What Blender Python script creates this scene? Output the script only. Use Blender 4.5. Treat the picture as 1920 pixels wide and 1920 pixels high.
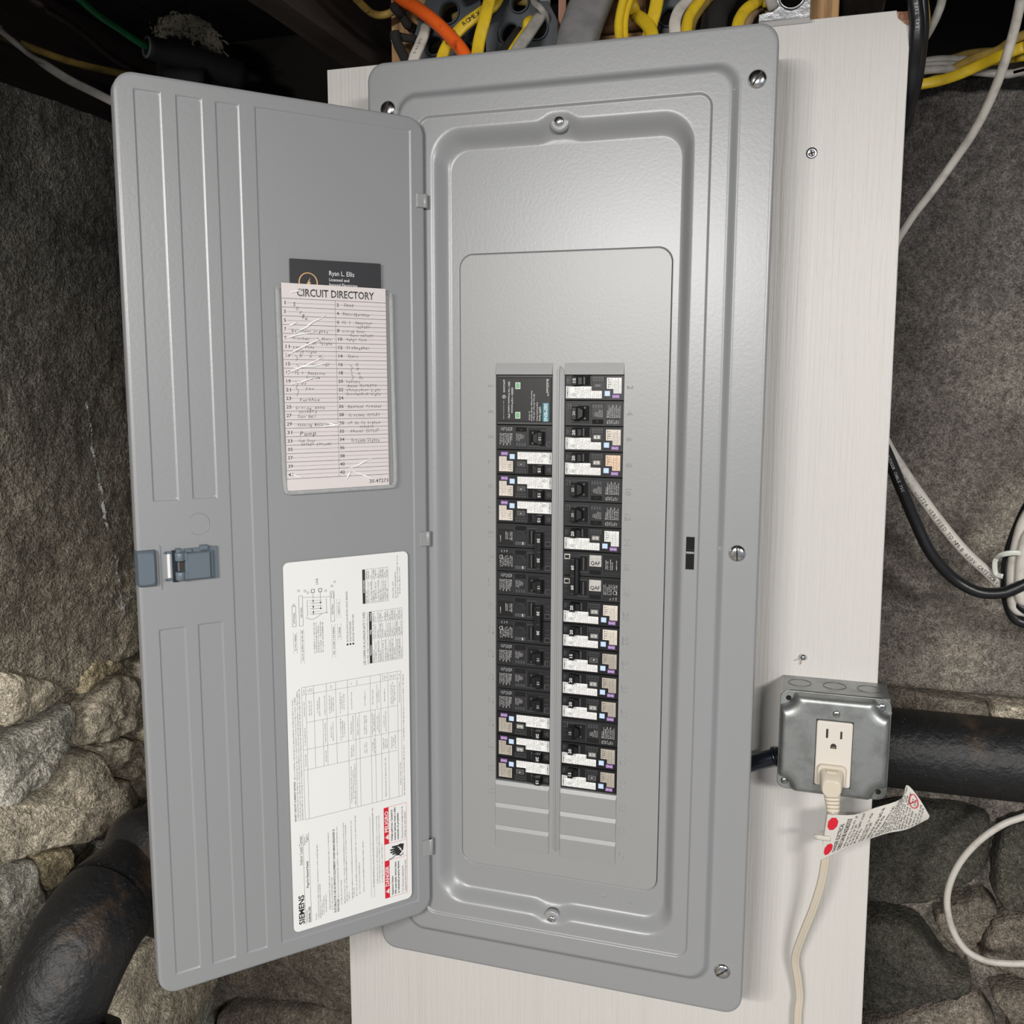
import bpy, bmesh, math, random
from mathutils import Vector, Matrix, noise
for o in list(bpy.data.objects):
    bpy.data.objects.remove(o)
SC = bpy.context.scene
COL = SC.collection

# ------------------------------------------------------------------ camera, world, light, exposure
cam_data = bpy.data.cameras.new('camera')
cam_data.sensor_fit = 'HORIZONTAL'
cam_data.sensor_width = 36.0
cam_data.lens = 36.0 * 1779.637 / 1920.0
cam_data.clip_start = 0.05
cam = bpy.data.objects.new('camera', cam_data)
COL.objects.link(cam)
cam.matrix_world = Matrix(((0.9540148, -0.0436272, 0.2965677, 0.4419479), (0.2997449, 0.1291078, -0.9452429, -0.9164884), (0.0029491, 0.9906704, 0.1362478, 0.6393221), (0, 0, 0, 1)))
SC.camera = cam

world = bpy.data.worlds.new('basement_ambient')
SC.world = world
world.use_nodes = True
bg = world.node_tree.nodes['Background']
bg.inputs['Color'].default_value = (0.82, 0.90, 1.0, 1)
bg.inputs['Strength'].default_value = 0.29

def area_light(name, loc, target, sx, sy, power, color):
    d = bpy.data.lights.new(name, 'AREA')
    d.shape = 'RECTANGLE'; d.size = sx; d.size_y = sy
    d.energy = power; d.color = color
    o = bpy.data.objects.new(name, d); COL.objects.link(o)
    o.location = loc
    v = Vector(target) - Vector(loc)
    o.rotation_euler = v.to_track_quat('-Z', 'Y').to_euler()
    return o
area_light('tube_light', (-0.02, -2.10, 1.02), (0.06, -1.50, 0.0), 0.66, 0.07, 42.0, (1.0, 0.975, 0.94))
area_light('work_light', (1.38, -1.85, 1.0), (0.75, -1.25, 0.0), 0.55, 0.18, 33.0, (1.0, 0.97, 0.93))

SC.view_settings.view_transform = 'Standard'
SC.view_settings.look = 'None'
SC.view_settings.gamma = 1.0
SC.view_settings.use_curve_mapping = False
SC.view_settings.exposure = 0.0

# ------------------------------------------------------------------ materials
MATS = {}
def mat(name, color, rough=0.5, metal=0.0, spec=0.5, bump=None, var=None, var2=None, trans=0.0, alpha=None, coords='Object', stretch=None, emit=None):
    """bump=(scale,strength,distance); var=(scale,color2,lo,hi) mottling; stretch=(x,y,z) scaling of the texture space"""
    if name in MATS: return MATS[name]
    m = bpy.data.materials.new(name); m.use_nodes = True
    nt = m.node_tree; b = nt.nodes['Principled BSDF']
    b.inputs['Base Color'].default_value = (*color, 1)
    b.inputs['Roughness'].default_value = rough
    b.inputs['Metallic'].default_value = metal
    b.inputs['Specular IOR Level'].default_value = spec
    if trans: b.inputs['Transmission Weight'].default_value = trans
    if alpha is not None: b.inputs['Alpha'].default_value = alpha
    tc = nt.nodes.new('ShaderNodeTexCoord'); mp = nt.nodes.new('ShaderNodeMapping')
    nt.links.new(tc.outputs[coords], mp.inputs['Vector'])
    if stretch: mp.inputs['Scale'].default_value = stretch
    col = None
    for v in (var, var2):
        if not v: continue
        sc, c2, lo, hi = v[:4]
        n = nt.nodes.new('ShaderNodeTexNoise'); n.inputs['Scale'].default_value = sc
        n.inputs['Detail'].default_value = 8; n.inputs['Roughness'].default_value = 0.62
        nt.links.new(mp.outputs[0], n.inputs['Vector'])
        r = nt.nodes.new('ShaderNodeMapRange'); r.inputs[1].default_value = lo; r.inputs[2].default_value = hi
        nt.links.new(n.outputs['Fac'], r.inputs[0])
        mx = nt.nodes.new('ShaderNodeMix'); mx.data_type = 'RGBA'
        if col is None: mx.inputs['A'].default_value = (*color, 1)
        else: nt.links.new(col, mx.inputs['A'])
        mx.inputs['B'].default_value = (*c2, 1)
        nt.links.new(r.outputs[0], mx.inputs['Factor'])
        col = mx.outputs['Result']
    if col is not None: nt.links.new(col, b.inputs['Base Color'])
    if bump:
        n = nt.nodes.new('ShaderNodeTexNoise'); n.inputs['Scale'].default_value = bump[0]
        n.inputs['Detail'].default_value = 6; n.inputs['Roughness'].default_value = 0.6
        nt.links.new(mp.outputs[0], n.inputs['Vector'])
        bp = nt.nodes.new('ShaderNodeBump'); bp.inputs['Strength'].default_value = bump[1]; bp.inputs['Distance'].default_value = bump[2]
        nt.links.new(n.outputs['Fac'], bp.inputs['Height']); nt.links.new(bp.outputs[0], b.inputs['Normal'])
    MATS[name] = m
    return m

PAINT = mat('grey_powder_coat', (0.288, 0.294, 0.303), rough=0.34, metal=0.08, spec=0.52, bump=(300, 0.12, 0.0008))
PAINT2 = mat('grey_powder_coat_plate', (0.306, 0.311, 0.314), rough=0.37, metal=0.08, spec=0.48, bump=(300, 0.11, 0.0008))
DARKGREY = mat('enclosure_grey', (0.12, 0.12, 0.125), rough=0.5)
BLACKVOID = mat('dark_interior', (0.004, 0.004, 0.004), rough=0.9)
BOARD = mat('white_painted_plywood', (0.62, 0.60, 0.575), rough=0.42, spec=0.5, bump=(70, 0.6, 0.0020), stretch=(5.0, 1, 0.12), var=(9, (0.58, 0.555, 0.53), 0.55, 0.85), var2=(55, (0.46, 0.44, 0.42), 0.69, 0.82))
RAWPLY = mat('bare_plywood', (0.30, 0.13, 0.07), rough=0.8, bump=(300, 0.6, 0.001), var=(160, (0.45, 0.27, 0.17), 0.4, 0.7))
STEEL = mat('bright_steel', (0.74, 0.74, 0.75), rough=0.16, metal=1.0)
GALV = mat('galvanised_steel', (0.36, 0.375, 0.37), rough=0.42, metal=0.8, bump=(160, 0.15, 0.0006), var=(45, (0.24, 0.25, 0.245), 0.45, 0.7), var2=(240, (0.50, 0.51, 0.50), 0.62, 0.8))
DARKSTEEL = mat('dark_steel', (0.06, 0.07, 0.09), rough=0.28, metal=0.9)
BLUEPLASTIC = mat('blue_grey_plastic', (0.115, 0.145, 0.175), rough=0.42)
BRK = mat('black_breaker_plastic', (0.008, 0.008, 0.009), rough=0.38, spec=0.4)
BRK2 = mat('charcoal_breaker_plastic', (0.020, 0.020, 0.022), rough=0.36, spec=0.4)
BRKEDGE = mat('grey_breaker_plastic', (0.065, 0.065, 0.07), rough=0.35)  # lighter grey for raised ribs and edges of the breakers
WINDOWP = mat('smoked_clear_plastic', (0.12, 0.12, 0.12), rough=0.12)
SILVER = mat('silver_rating_foil', (0.58, 0.56, 0.53), rough=0.35, metal=0.2, var=(700, (0.44, 0.43, 0.41), 0.5, 0.6))
WHITEP = mat('white_paper_label', (0.80, 0.80, 0.79), rough=0.45)
CREAMP = mat('cream_paper_label', (0.72, 0.66, 0.58), rough=0.5)
TANP = mat('tan_paper_label', (0.44, 0.40, 0.34), rough=0.5)
PEACHP = mat('peach_paper_label', (0.80, 0.58, 0.42), rough=0.5)
LTBLUE = mat('light_blue_button', (0.52, 0.68, 0.90), rough=0.4)
PURPLE = mat('purple_print', (0.22, 0.10, 0.34), rough=0.5)
GREENLED = mat('green_indicator', (0.16, 0.42, 0.20), rough=0.35)
TEAL = mat('teal_print', (0.03, 0.24, 0.30), rough=0.45)
INK = mat('black_ink', (0.02, 0.02, 0.02), rough=0.6)
INKGREY = mat('grey_ink', (0.07, 0.07, 0.07), rough=0.6)
WHITEINK = mat('white_ink', (0.78, 0.78, 0.78), rough=0.6)
DIMINK = mat('faded_white_ink', (0.50, 0.50, 0.50), rough=0.6)
PENCIL = mat('ball_pen_ink', (0.025, 0.025, 0.03), rough=0.6)
RED = mat('red_print', (0.62, 0.012, 0.03), rough=0.5)
CARD = mat('directory_card_paper', (0.70, 0.64, 0.63), rough=0.55)
BIZ = mat('charcoal_card', (0.028, 0.028, 0.032), rough=0.5)
GOLD = mat('gold_ink', (0.66, 0.42, 0.20), rough=0.5)
CLEARP = mat('clear_vinyl', (0.9, 0.9, 0.9), rough=0.12, alpha=0.07, bump=(60, 0.6, 0.002))
CLEARE = mat('clear_vinyl_edge', (0.60, 0.62, 0.63), rough=0.08, alpha=0.42, bump=(190, 1.0, 0.003), spec=0.9)
IVORY = mat('ivory_plastic', (0.66, 0.62, 0.56), rough=0.35)
BEIGE = mat('beige_cord_vinyl', (0.60, 0.54, 0.44), rough=0.42)
SLOT = mat('outlet_slot_dark', (0.03, 0.025, 0.02), rough=0.7)
YEL = mat('yellow_cable_jacket', (0.68, 0.47, 0.020), rough=0.42, bump=(180, 0.25, 0.001), var=(60, (0.50, 0.33, 0.03), 0.5, 0.75))
YELOLD = mat('dusty_yellow_jacket', (0.40, 0.27, 0.06), rough=0.6, bump=(180, 0.3, 0.001), var=(50, (0.22, 0.15, 0.05), 0.45, 0.7))
TAN = mat('dusty_tan_jacket', (0.30, 0.21, 0.12), rough=0.6, var=(60, (0.16, 0.11, 0.06), 0.45, 0.7))
ORG = mat('orange_cable_jacket', (0.80, 0.12, 0.015), rough=0.38, var=(70, (0.40, 0.05, 0.01), 0.60, 0.75), bump=(120, 0.2, 0.001))
WHT = mat('white_cable_jacket', (0.60, 0.57, 0.52), rough=0.45, var=(70, (0.40, 0.37, 0.33), 0.5, 0.75))
WHTOLD = mat('dusty_white_jacket', (0.36, 0.34, 0.31), rough=0.6, var=(60, (0.2, 0.19, 0.17), 0.45, 0.7))
BLK = mat('black_cable_jacket', (0.010, 0.010, 0.012), rough=0.35, bump=(140, 0.3, 0.001))
BLKOLD = mat('old_cloth_cable', (0.012, 0.011, 0.010), rough=0.8, bump=(500, 0.8, 0.002))
GRN = mat('green_wire_jacket', (0.01, 0.22, 0.07), rough=0.4)
GREYC = mat('grey_service_cable', (0.19, 0.185, 0.185), rough=0.55, bump=(60, 0.3, 0.002), var=(40, (0.13, 0.13, 0.13), 0.45, 0.7))
STACK = mat('grey_stacker_plastic', (0.055, 0.062, 0.072), rough=0.42)
ALU = mat('scuffed_aluminium', (0.62, 0.63, 0.65), rough=0.3, metal=1.0, bump=(40, 0.4, 0.003))
NEWWOOD = mat('new_pine', (0.46, 0.27, 0.12), rough=0.65, bump=(60, 0.4, 0.001), stretch=(8, 8, 0.35), var=(22, (0.20, 0.10, 0.04), 0.47, 0.68))
NEWWOODH = mat('pine_block', (0.42, 0.23, 0.11), rough=0.65, bump=(60, 0.4, 0.001), stretch=(0.35, 8, 8), var=(22, (0.16, 0.08, 0.035), 0.47, 0.68))
OLDWOOD = mat('old_dark_joist', (0.060, 0.042, 0.036), rough=0.8, bump=(70, 0.5, 0.003), stretch=(8, 0.5, 8), var=(8, (0.028, 0.020, 0.018), 0.4, 0.7))
DUSTWOOD = mat('dusty_grey_joist', (0.085, 0.072, 0.065), rough=0.9, bump=(70, 0.5, 0.003), stretch=(8, 0.5, 8), var=(14, (0.045, 0.038, 0.033), 0.4, 0.7))
SUBFLOOR = mat('dark_subfloor', (0.016, 0.013, 0.012), rough=0.9, bump=(30, 0.5, 0.004))
IRON = mat('tarred_cast_iron', (0.012, 0.012, 0.013), rough=0.46, bump=(75, 0.5, 0.006), var=(13, (0.085, 0.052, 0.030), 0.57, 0.76), var2=(330, (0.16, 0.155, 0.15), 0.65, 0.72))
INSUL = mat('dirty_fibre_insulation', (0.26, 0.235, 0.175), rough=0.95, bump=(80, 1.0, 0.01), var=(30, (0.08, 0.07, 0.05), 0.45, 0.7))
FOAM = mat('dark_foam_sleeve', (0.012, 0.012, 0.013), rough=0.7)
RINGG = mat('grey_conduit_rim', (0.16, 0.17, 0.17), rough=0.5)
CHALK = mat('chalk', (0.55, 0.55, 0.53), rough=0.9)
FLOORM = mat('basement_concrete_floor', (0.30, 0.29, 0.275), rough=0.85, var=(4, (0.10, 0.095, 0.09), 0.4, 0.7))

def masonry(name, dark, mid, light, zlo, zhi, lowc, rough=0.86, bumps=0.9):
    m = bpy.data.materials.new(name); m.use_nodes = True
    nt = m.node_tree; N = nt.nodes; Lk = nt.links; b = N['Principled BSDF']
    b.inputs['Roughness'].default_value = rough; b.inputs['Specular IOR Level'].default_value = 0.3
    tc = N.new('ShaderNodeTexCoord'); geo = N.new('ShaderNodeNewGeometry')
    P = geo.outputs['Position']
    n1 = N.new('ShaderNodeTexNoise'); n1.inputs['Scale'].default_value = 5.0; n1.inputs['Detail'].default_value = 9; n1.inputs['Roughness'].default_value = 0.68
    n2 = N.new('ShaderNodeTexNoise'); n2.inputs['Scale'].default_value = 130.0; n2.inputs['Detail'].default_value = 5; n2.inputs['Roughness'].default_value = 0.62
    n3 = N.new('ShaderNodeTexNoise'); n3.inputs['Scale'].default_value = 480.0; n3.inputs['Detail'].default_value = 2
    for n in (n1, n2, n3): Lk.new(P, n.inputs['Vector'])
    r1 = N.new('ShaderNodeValToRGB'); e = r1.color_ramp.elements
    e[0].position = 0.34; e[0].color = (*dark, 1); e[1].position = 0.70; e[1].color = (*light, 1)
    k = e.new(0.52); k.color = (*mid, 1)
    Lk.new(n1.outputs['Fac'], r1.inputs['Fac'])
    sep = N.new('ShaderNodeSeparateXYZ'); Lk.new(P, sep.inputs[0])
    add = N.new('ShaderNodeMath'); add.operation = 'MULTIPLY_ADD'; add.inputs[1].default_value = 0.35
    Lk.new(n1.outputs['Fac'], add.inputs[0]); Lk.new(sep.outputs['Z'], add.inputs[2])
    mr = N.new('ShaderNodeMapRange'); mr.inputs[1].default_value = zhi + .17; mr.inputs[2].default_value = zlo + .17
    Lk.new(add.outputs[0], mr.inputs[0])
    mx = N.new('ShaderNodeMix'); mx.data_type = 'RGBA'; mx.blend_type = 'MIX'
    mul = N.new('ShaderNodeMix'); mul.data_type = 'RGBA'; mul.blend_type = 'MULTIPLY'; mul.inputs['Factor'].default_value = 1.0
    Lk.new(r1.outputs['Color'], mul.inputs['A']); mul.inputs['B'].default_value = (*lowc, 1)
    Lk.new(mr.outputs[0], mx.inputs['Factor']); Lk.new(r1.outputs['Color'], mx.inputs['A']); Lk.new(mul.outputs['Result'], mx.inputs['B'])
    # fine speckle
    sp = N.new('ShaderNodeMapRange'); sp.inputs[1].default_value = 0.30; sp.inputs[2].default_value = 0.72; sp.inputs[3].default_value = 0.52; sp.inputs[4].default_value = 1.55
    Lk.new(n2.outputs['Fac'], sp.inputs[0])
    m2 = N.new('ShaderNodeMix'); m2.data_type = 'RGBA'; m2.blend_type = 'MULTIPLY'; m2.inputs['Factor'].default_value = 1.0
    Lk.new(mx.outputs['Result'], m2.inputs['A']); Lk.new(sp.outputs[0], m2.inputs['B'])
    sp2 = N.new('ShaderNodeMapRange'); sp2.inputs[1].default_value = 0.35; sp2.inputs[2].default_value = 0.68; sp2.inputs[3].default_value = 0.55; sp2.inputs[4].default_value = 1.5
    Lk.new(n3.outputs['Fac'], sp2.inputs[0])
    m3 = N.new('ShaderNodeMix'); m3.data_type = 'RGBA'; m3.blend_type = 'MULTIPLY'; m3.inputs['Factor'].default_value = 1.0
    Lk.new(m2.outputs['Result'], m3.inputs['A']); Lk.new(sp2.outputs[0], m3.inputs['B'])
    Lk.new(m3.outputs['Result'], b.inputs['Base Color'])
    h = N.new('ShaderNodeMath'); h.operation = 'MULTIPLY_ADD'; h.inputs[1].default_value = 0.3
    Lk.new(n3.outputs['Fac'], h.inputs[0]); Lk.new(n2.outputs['Fac'], h.inputs[2])
    vo = N.new('ShaderNodeTexVoronoi'); vo.inputs['Scale'].default_value = 190.0
    wob = N.new('ShaderNodeMix'); wob.data_type = 'VECTOR'; wob.inputs['Factor'].default_value = 0.012
    Lk.new(P, wob.inputs['A']); Lk.new(n2.outputs['Color'], wob.inputs['B']); Lk.new(wob.outputs['Result'], vo.inputs['Vector'])
    h2 = N.new('ShaderNodeMath'); h2.operation = 'MULTIPLY_ADD'; h2.inputs[1].default_value = -0.45
    Lk.new(vo.outputs['Distance'], h2.inputs[0]); Lk.new(h.outputs[0], h2.inputs[2]); h = h2
    bp = N.new('ShaderNodeBump'); bp.inputs['Strength'].default_value = bumps; bp.inputs['Distance'].default_value = 0.012
    Lk.new(h.outputs[0], bp.inputs['Height']); Lk.new(bp.outputs[0], b.inputs['Normal'])
    return m
WALL_L = masonry('graded_concrete_left', (0.046, 0.043, 0.039), (0.092, 0.087, 0.078), (0.15, 0.139, 0.12), 0.25, 0.80, (4.4, 4.1, 3.55), bumps=0.8)  # mottled concrete, darker towards the top and paler below
WALL_B = masonry('graded_concrete_back', (0.050, 0.045, 0.044), (0.100, 0.090, 0.084), (0.165, 0.150, 0.132), 0.40, 0.85, (2.0, 1.95, 1.8), bumps=0.42)  # same grading on the back wall, colour paler in the lower part
STONEM = [masonry('stone_warm', (0.27, 0.235, 0.18), (0.50, 0.44, 0.34), (0.68, 0.61, 0.47), -9, -8, (1, 1, 1), bumps=0.55),
          masonry('stone_grey', (0.22, 0.21, 0.18), (0.40, 0.385, 0.33), (0.56, 0.53, 0.45), -9, -8, (1, 1, 1), bumps=0.55),
          masonry('stone_brown', (0.08, 0.065, 0.055), (0.17, 0.145, 0.118), (0.29, 0.25, 0.20), -9, -8, (1, 1, 1), bumps=0.55),
          masonry('stone_dark', (0.035, 0.033, 0.028), (0.080, 0.075, 0.060), (0.14, 0.128, 0.10), -9, -8, (1, 1, 1), bumps=0.55),
          masonry('stone_ochre', (0.28, 0.22, 0.13), (0.50, 0.42, 0.27), (0.68, 0.58, 0.38), -9, -8, (1, 1, 1), bumps=0.55)]

# ------------------------------------------------------------------ mesh helpers
_TXT = {}
def text_geo(s, bold=0.0, shear=0.0):
    key = (s, bold, shear)
    if key in _TXT: return _TXT[key]
    cu = bpy.data.curves.new('t', 'FONT'); cu.body = s; cu.size = 1.0; cu.resolution_u = 2
    cu.offset = bold; cu.shear = shear; cu.fill_mode = 'FRONT'
    ob = bpy.data.objects.new('t', cu); COL.objects.link(ob)
    dg = bpy.context.evaluated_depsgraph_get()
    me = bpy.data.meshes.new_from_object(ob.evaluated_get(dg))
    vs = [(v.co.x, v.co.y) for v in me.vertices]
    fs = [tuple(p.vertices) for p in me.polygons]
    bpy.data.objects.remove(ob); bpy.data.curves.remove(cu); bpy.data.meshes.remove(me)
    w = max([v[0] for v in vs], default=0.0)
    _TXT[key] = (vs, fs, w)
    return _TXT[key]

def text_relief(s, depth=0.05):
    key = ('relief', s)
    if key in _TXT: return _TXT[key]
    cu = bpy.data.curves.new('t', 'FONT'); cu.body = s; cu.size = 1.0; cu.resolution_u = 2
    cu.extrude = depth * .3; cu.bevel_depth = depth; cu.bevel_resolution = 1; cu.offset = -0.03
    ob = bpy.data.objects.new('t', cu); COL.objects.link(ob)
    me = bpy.data.meshes.new_from_object(ob.evaluated_get(bpy.context.evaluated_depsgraph_get()))
    _TXT[key] = ([tuple(v.co) for v in me.vertices], [tuple(p.vertices) for p in me.polygons], max(v.co.x for v in me.vertices))
    bpy.data.objects.remove(ob); bpy.data.curves.remove(cu); bpy.data.meshes.remove(me)
    return _TXT[key]

CAP = 0.70   # cap height of the font at size 1
def catmull(pts, n=8):
    P = [Vector(p) for p in pts]
    if len(P) < 3 or n < 2: return P
    out = []
    ext = [P[0] * 2 - P[1]] + P + [P[-1] * 2 - P[-2]]
    for i in range(1, len(ext) - 2):
        a, b, c, d = ext[i - 1], ext[i], ext[i + 1], ext[i + 2]
        for k in range(n):
            t = k / n
            out.append(0.5 * ((2 * b) + (c - a) * t + (2 * a - 5 * b + 4 * c - d) * t * t + (3 * b - a - 3 * c + d) * t ** 3))
    out.append(P[-1])
    return out

def rrect(x0, x1, z0, z1, r, nc=8, ns=16):
    """closed loop of a rounded rectangle, counter-clockwise in (x,z), with straight edges subdivided"""
    r = min(r, (x1 - x0) / 2 - 1e-5, (z1 - z0) / 2 - 1e-5)
    pts = []
    def arc(cx, cz, a0):
        for i in range(nc + 1):
            a = a0 + (math.pi / 2) * i / nc
            pts.append((cx + r * math.cos(a), cz + r * math.sin(a)))
    def seg(p, q):
        for i in range(1, ns):
            t = i / ns
            pts.append((p[0] + (q[0] - p[0]) * t, p[1] + (q[1] - p[1]) * t))
    arc(x1 - r, z0 + r, -math.pi / 2); seg(pts[-1], (x1, z1 - r))
    arc(x1 - r, z1 - r, 0); seg(pts[-1], (x0 + r, z1))
    arc(x0 + r, z1 - r, math.pi / 2); seg(pts[-1], (x0, z0 + r))
    arc(x0 + r, z0 + r, math.pi); seg(pts[-1], (x1 - r, z0))
    return pts

class MB:
    def __init__(s): s.v = []; s.f = []; s.m = []; s.sm = []; s.mats = []
    def mi(s, mt):
        if mt not in s.mats: s.mats.append(mt)
        return s.mats.index(mt)
    def face(s, idx, mt, smooth=False):
        s.f.append(tuple(idx)); s.m.append(s.mi(mt)); s.sm.append(smooth)
    def add(s, vs, fs, mt, smooth=False):
        o = len(s.v); s.v.extend([tuple(v) for v in vs])
        for f in fs: s.face([o + i for i in f], mt, smooth)
        return o
    def box(s, x0, x1, y0, y1, z0, z1, mt, bev=0.0):
        if bev <= 0:
            vs = [(x, y, z) for x in (x0, x1) for y in (y0, y1) for z in (z0, z1)]
            s.add(vs, [(0, 1, 3, 2), (4, 6, 7, 5), (0, 4, 5, 1), (2, 3, 7, 6), (0, 2, 6, 4), (1, 5, 7, 3)], mt)
        else:  # front (low y) edges chamfered
            b = bev
            l0 = [(x0, y1, z0), (x1, y1, z0), (x1, y1, z1), (x0, y1, z1)]
            l1 = [(x0, y0 + b, z0), (x1, y0 + b, z0), (x1, y0 + b, z1), (x0, y0 + b, z1)]
            l2 = [(x0 + b, y0, z0 + b), (x1 - b, y0, z0 + b), (x1 - b, y0, z1 - b), (x0 + b, y0, z1 - b)]
            s.loft([l0, l1, l2], mt, cap0=True, cap1=True)
    def loft(s, loops, mt, cap0=False, cap1=False, smooth=False, closed=True):
        n = len(loops[0]); o = len(s.v)
        for L in loops: s.v.extend([tuple(p) for p in L])
        for k in range(len(loops) - 1):
            a = o + k * n; b = a + n
            for i in range(n if closed else n - 1):
                j = (i + 1) % n
                s.face((a + i, a + j, b + j, b + i), mt, smooth)
        if cap0: s.face([o + i for i in range(n)][::-1], mt)
        if cap1: s.face([o + (len(loops) - 1) * n + i for i in range(n)], mt)
        return o
    def rr(s, specs, mt, cap=True, nc=8, ns=2, smooth=True, cap0=False):
        """loft of rounded rectangles facing -Y; specs = (x0,x1,z0,z1,r,y)"""
        loops = [[(x, sp[5], z) for x, z in rrect(*sp[:5], nc=nc, ns=ns)] for sp in specs]
        s.loft(loops, mt, cap1=cap, cap0=cap0, smooth=smooth)
    def prism(s, poly, y0, y1, mt, bev=0.0, smooth=False):
        """polygon in (x,z), front at y0 (low), back at y1"""
        ar = sum(poly[i][0] * poly[(i + 1) % len(poly)][1] - poly[(i + 1) % len(poly)][0] * poly[i][1] for i in range(len(poly)))
        if ar < 0: poly = poly[::-1]
        cx = sum(p[0] for p in poly) / len(poly); cz = sum(p[1] for p in poly) / len(poly)
        L = [[(x, y1, z) for x, z in poly], [(x, y0 + bev, z) for x, z in poly]]
        if bev:
            q = []
            n = len(poly)
            for i in range(n):
                a = Vector(poly[i - 1]); b = Vector(poly[i]); c = Vector(poly[(i + 1) % n])
                t = (c - b).normalized() + (b - a).normalized()
                t = t.normalized() if t.length > 1e-6 else Vector((1, 0))
                q.append((b.x - t.y * bev, b.y + t.x * bev))
            L.append([(x, y0, z) for x, z in q])
        s.loft(L, mt, cap0=True, cap1=True, smooth=smooth)
    def tube(s, path, rx, mt, ry=None, seg=10, n=6, cap=True, hint=(0, 1, 0), taper=None, square=False):
        ry = rx if ry is None else ry
        P = catmull(path, n); loops = []
        hint = Vector(hint)
        for i, p in enumerate(P):
            t = (P[min(i + 1, len(P) - 1)] - P[max(i - 1, 0)]).normalized()
            nn = hint - t * hint.dot(t)
            if nn.length < 0.15:
                h2 = Vector((1, 0, 0)); nn = h2 - t * h2.dot(t)
            nn.normalize(); bb = t.cross(nn)
            k = 1.0 if taper is None else taper(i / (len(P) - 1))
            L = []
            for q in range(seg):
                a = 2 * math.pi * q / seg
                c, d = math.cos(a), math.sin(a)
                if square:
                    c = math.copysign(abs(c) ** 0.6, c); d = math.copysign(abs(d) ** 0.6, d)
                L.append(p + bb * (c * rx * k) + nn * (d * ry * k))
            loops.append(L)
        s.loft(loops, mt, cap0=cap, cap1=cap, smooth=True)
    def lathe(s, prof, o, axis, mt, seg=20, cap=True, smooth=True):
        """prof = [(distance along axis, radius)]"""
        ax = Vector(axis).normalized(); o = Vector(o)
        h = Vector((0, 0, 1)) if abs(ax.z) < 0.9 else Vector((1, 0, 0))
        u = ax.cross(h).normalized(); w = ax.cross(u)
        loops = [[o + ax * d + (u * math.cos(2 * math.pi * k / seg) + w * math.sin(2 * math.pi * k / seg)) * r for k in range(seg)] for d, r in prof]
        s.loft(loops, mt, cap0=cap, cap1=cap, smooth=smooth)
    def ring(s, c, axis, R, r, mt, seg=24, sg=6, a0=0, a1=2 * math.pi):
        ax = Vector(axis).normalized(); c = Vector(c)
        h = Vector((0, 0, 1)) if abs(ax.z) < 0.9 else Vector((1, 0, 0))
        u = ax.cross(h).normalized(); w = ax.cross(u)
        full = abs(a1 - a0 - 2 * math.pi) < 1e-6
        loops = []
        for k in range(seg + 1):
            a = a0 + (a1 - a0) * k / seg; d = u * math.cos(a) + w * math.sin(a)
            loops.append([c + d * (R + r * math.cos(2 * math.pi * q / sg)) + ax * (r * math.sin(2 * math.pi * q / sg)) for q in range(sg)])
        s.loft(loops, mt, cap0=not full, cap1=not full, smooth=True)
    # flat print: frame = (origin, xdir, updir)
    def text(s, st, o, xd, up, cap, mt, width=None, bold=0.0, shear=0.0, align='L'):
        vs, fs, w = text_geo(st, bold, shear)
        if not vs: return
        k = cap / CAP; kx = k if width is None else width / w
        o = Vector(o); xd = Vector(xd); up = Vector(up)
        off = 0 if align == 'L' else (-w * kx / 2 if align == 'C' else -w * kx)
        s.add([o + xd * (x * kx + off) + up * (y * k) for x, y in vs], fs, mt)
    def relief(s, st, o, xd, up, cap, mt, width=None, k3=1.0):
        vs, fs, w = text_relief(st)
        k = cap / CAP; kx = k if width is None else width / w
        o = Vector(o); xd = Vector(xd); up = Vector(up); nn = xd.cross(up)
        s.add([o + xd * x * kx + up * y * k + nn * z * k * k3 for x, y, z in vs], fs, mt, True)
    def quad(s, o, xd, up, x0, x1, y0, y1, mt):
        o = Vector(o); xd = Vector(xd); up = Vector(up)
        s.add([o + xd * x0 + up * y0, o + xd * x1 + up * y0, o + xd * x1 + up * y1, o + xd * x0 + up * y1], [(0, 1, 2, 3)], mt)
    def line(s, o, xd, up, p, q, w, mt):
        p = Vector(p); q = Vector(q); d = (q - p)
        if d.length < 1e-9: return
        d.normalize(); n = Vector((-d.y, d.x)) * (w / 2)
        o = Vector(o); xd = Vector(xd); up = Vector(up)
        s.add([o + xd * c.x + up * c.y for c in (p + n, p - n, q - n, q + n)], [(0, 1, 2, 3)], mt)
    def scrib(s, o, xd, up, x0, x1, y, h, mt, seed=0, gap=0.22):
        """a line of print too small to read: letter-like strokes in word groups"""
        rn = random.Random(seed); x = x0; cw = h * 0.78
        while x < x1 - cw:
            for _ in range(rn.randint(2, 8)):
                if x > x1 - cw: break
                k = rn.random()
                s.quad(o, xd, up, x, x + cw * 0.22, y, y + h * (1.0 if k < 0.5 else 0.72), mt)
                if k < 0.75: s.quad(o, xd, up, x + cw * 0.22, x + cw * 0.72, y + h * (0.0 if k < 0.35 else 0.52), y + h * (0.18 if k < 0.35 else 0.70), mt)
                if 0.2 < k < 0.62: s.quad(o, xd, up, x + cw * 0.56, x + cw * 0.76, y, y + h * 0.7, mt)
                x += cw
            x += cw * (0.5 + rn.random() * gap)
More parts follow.
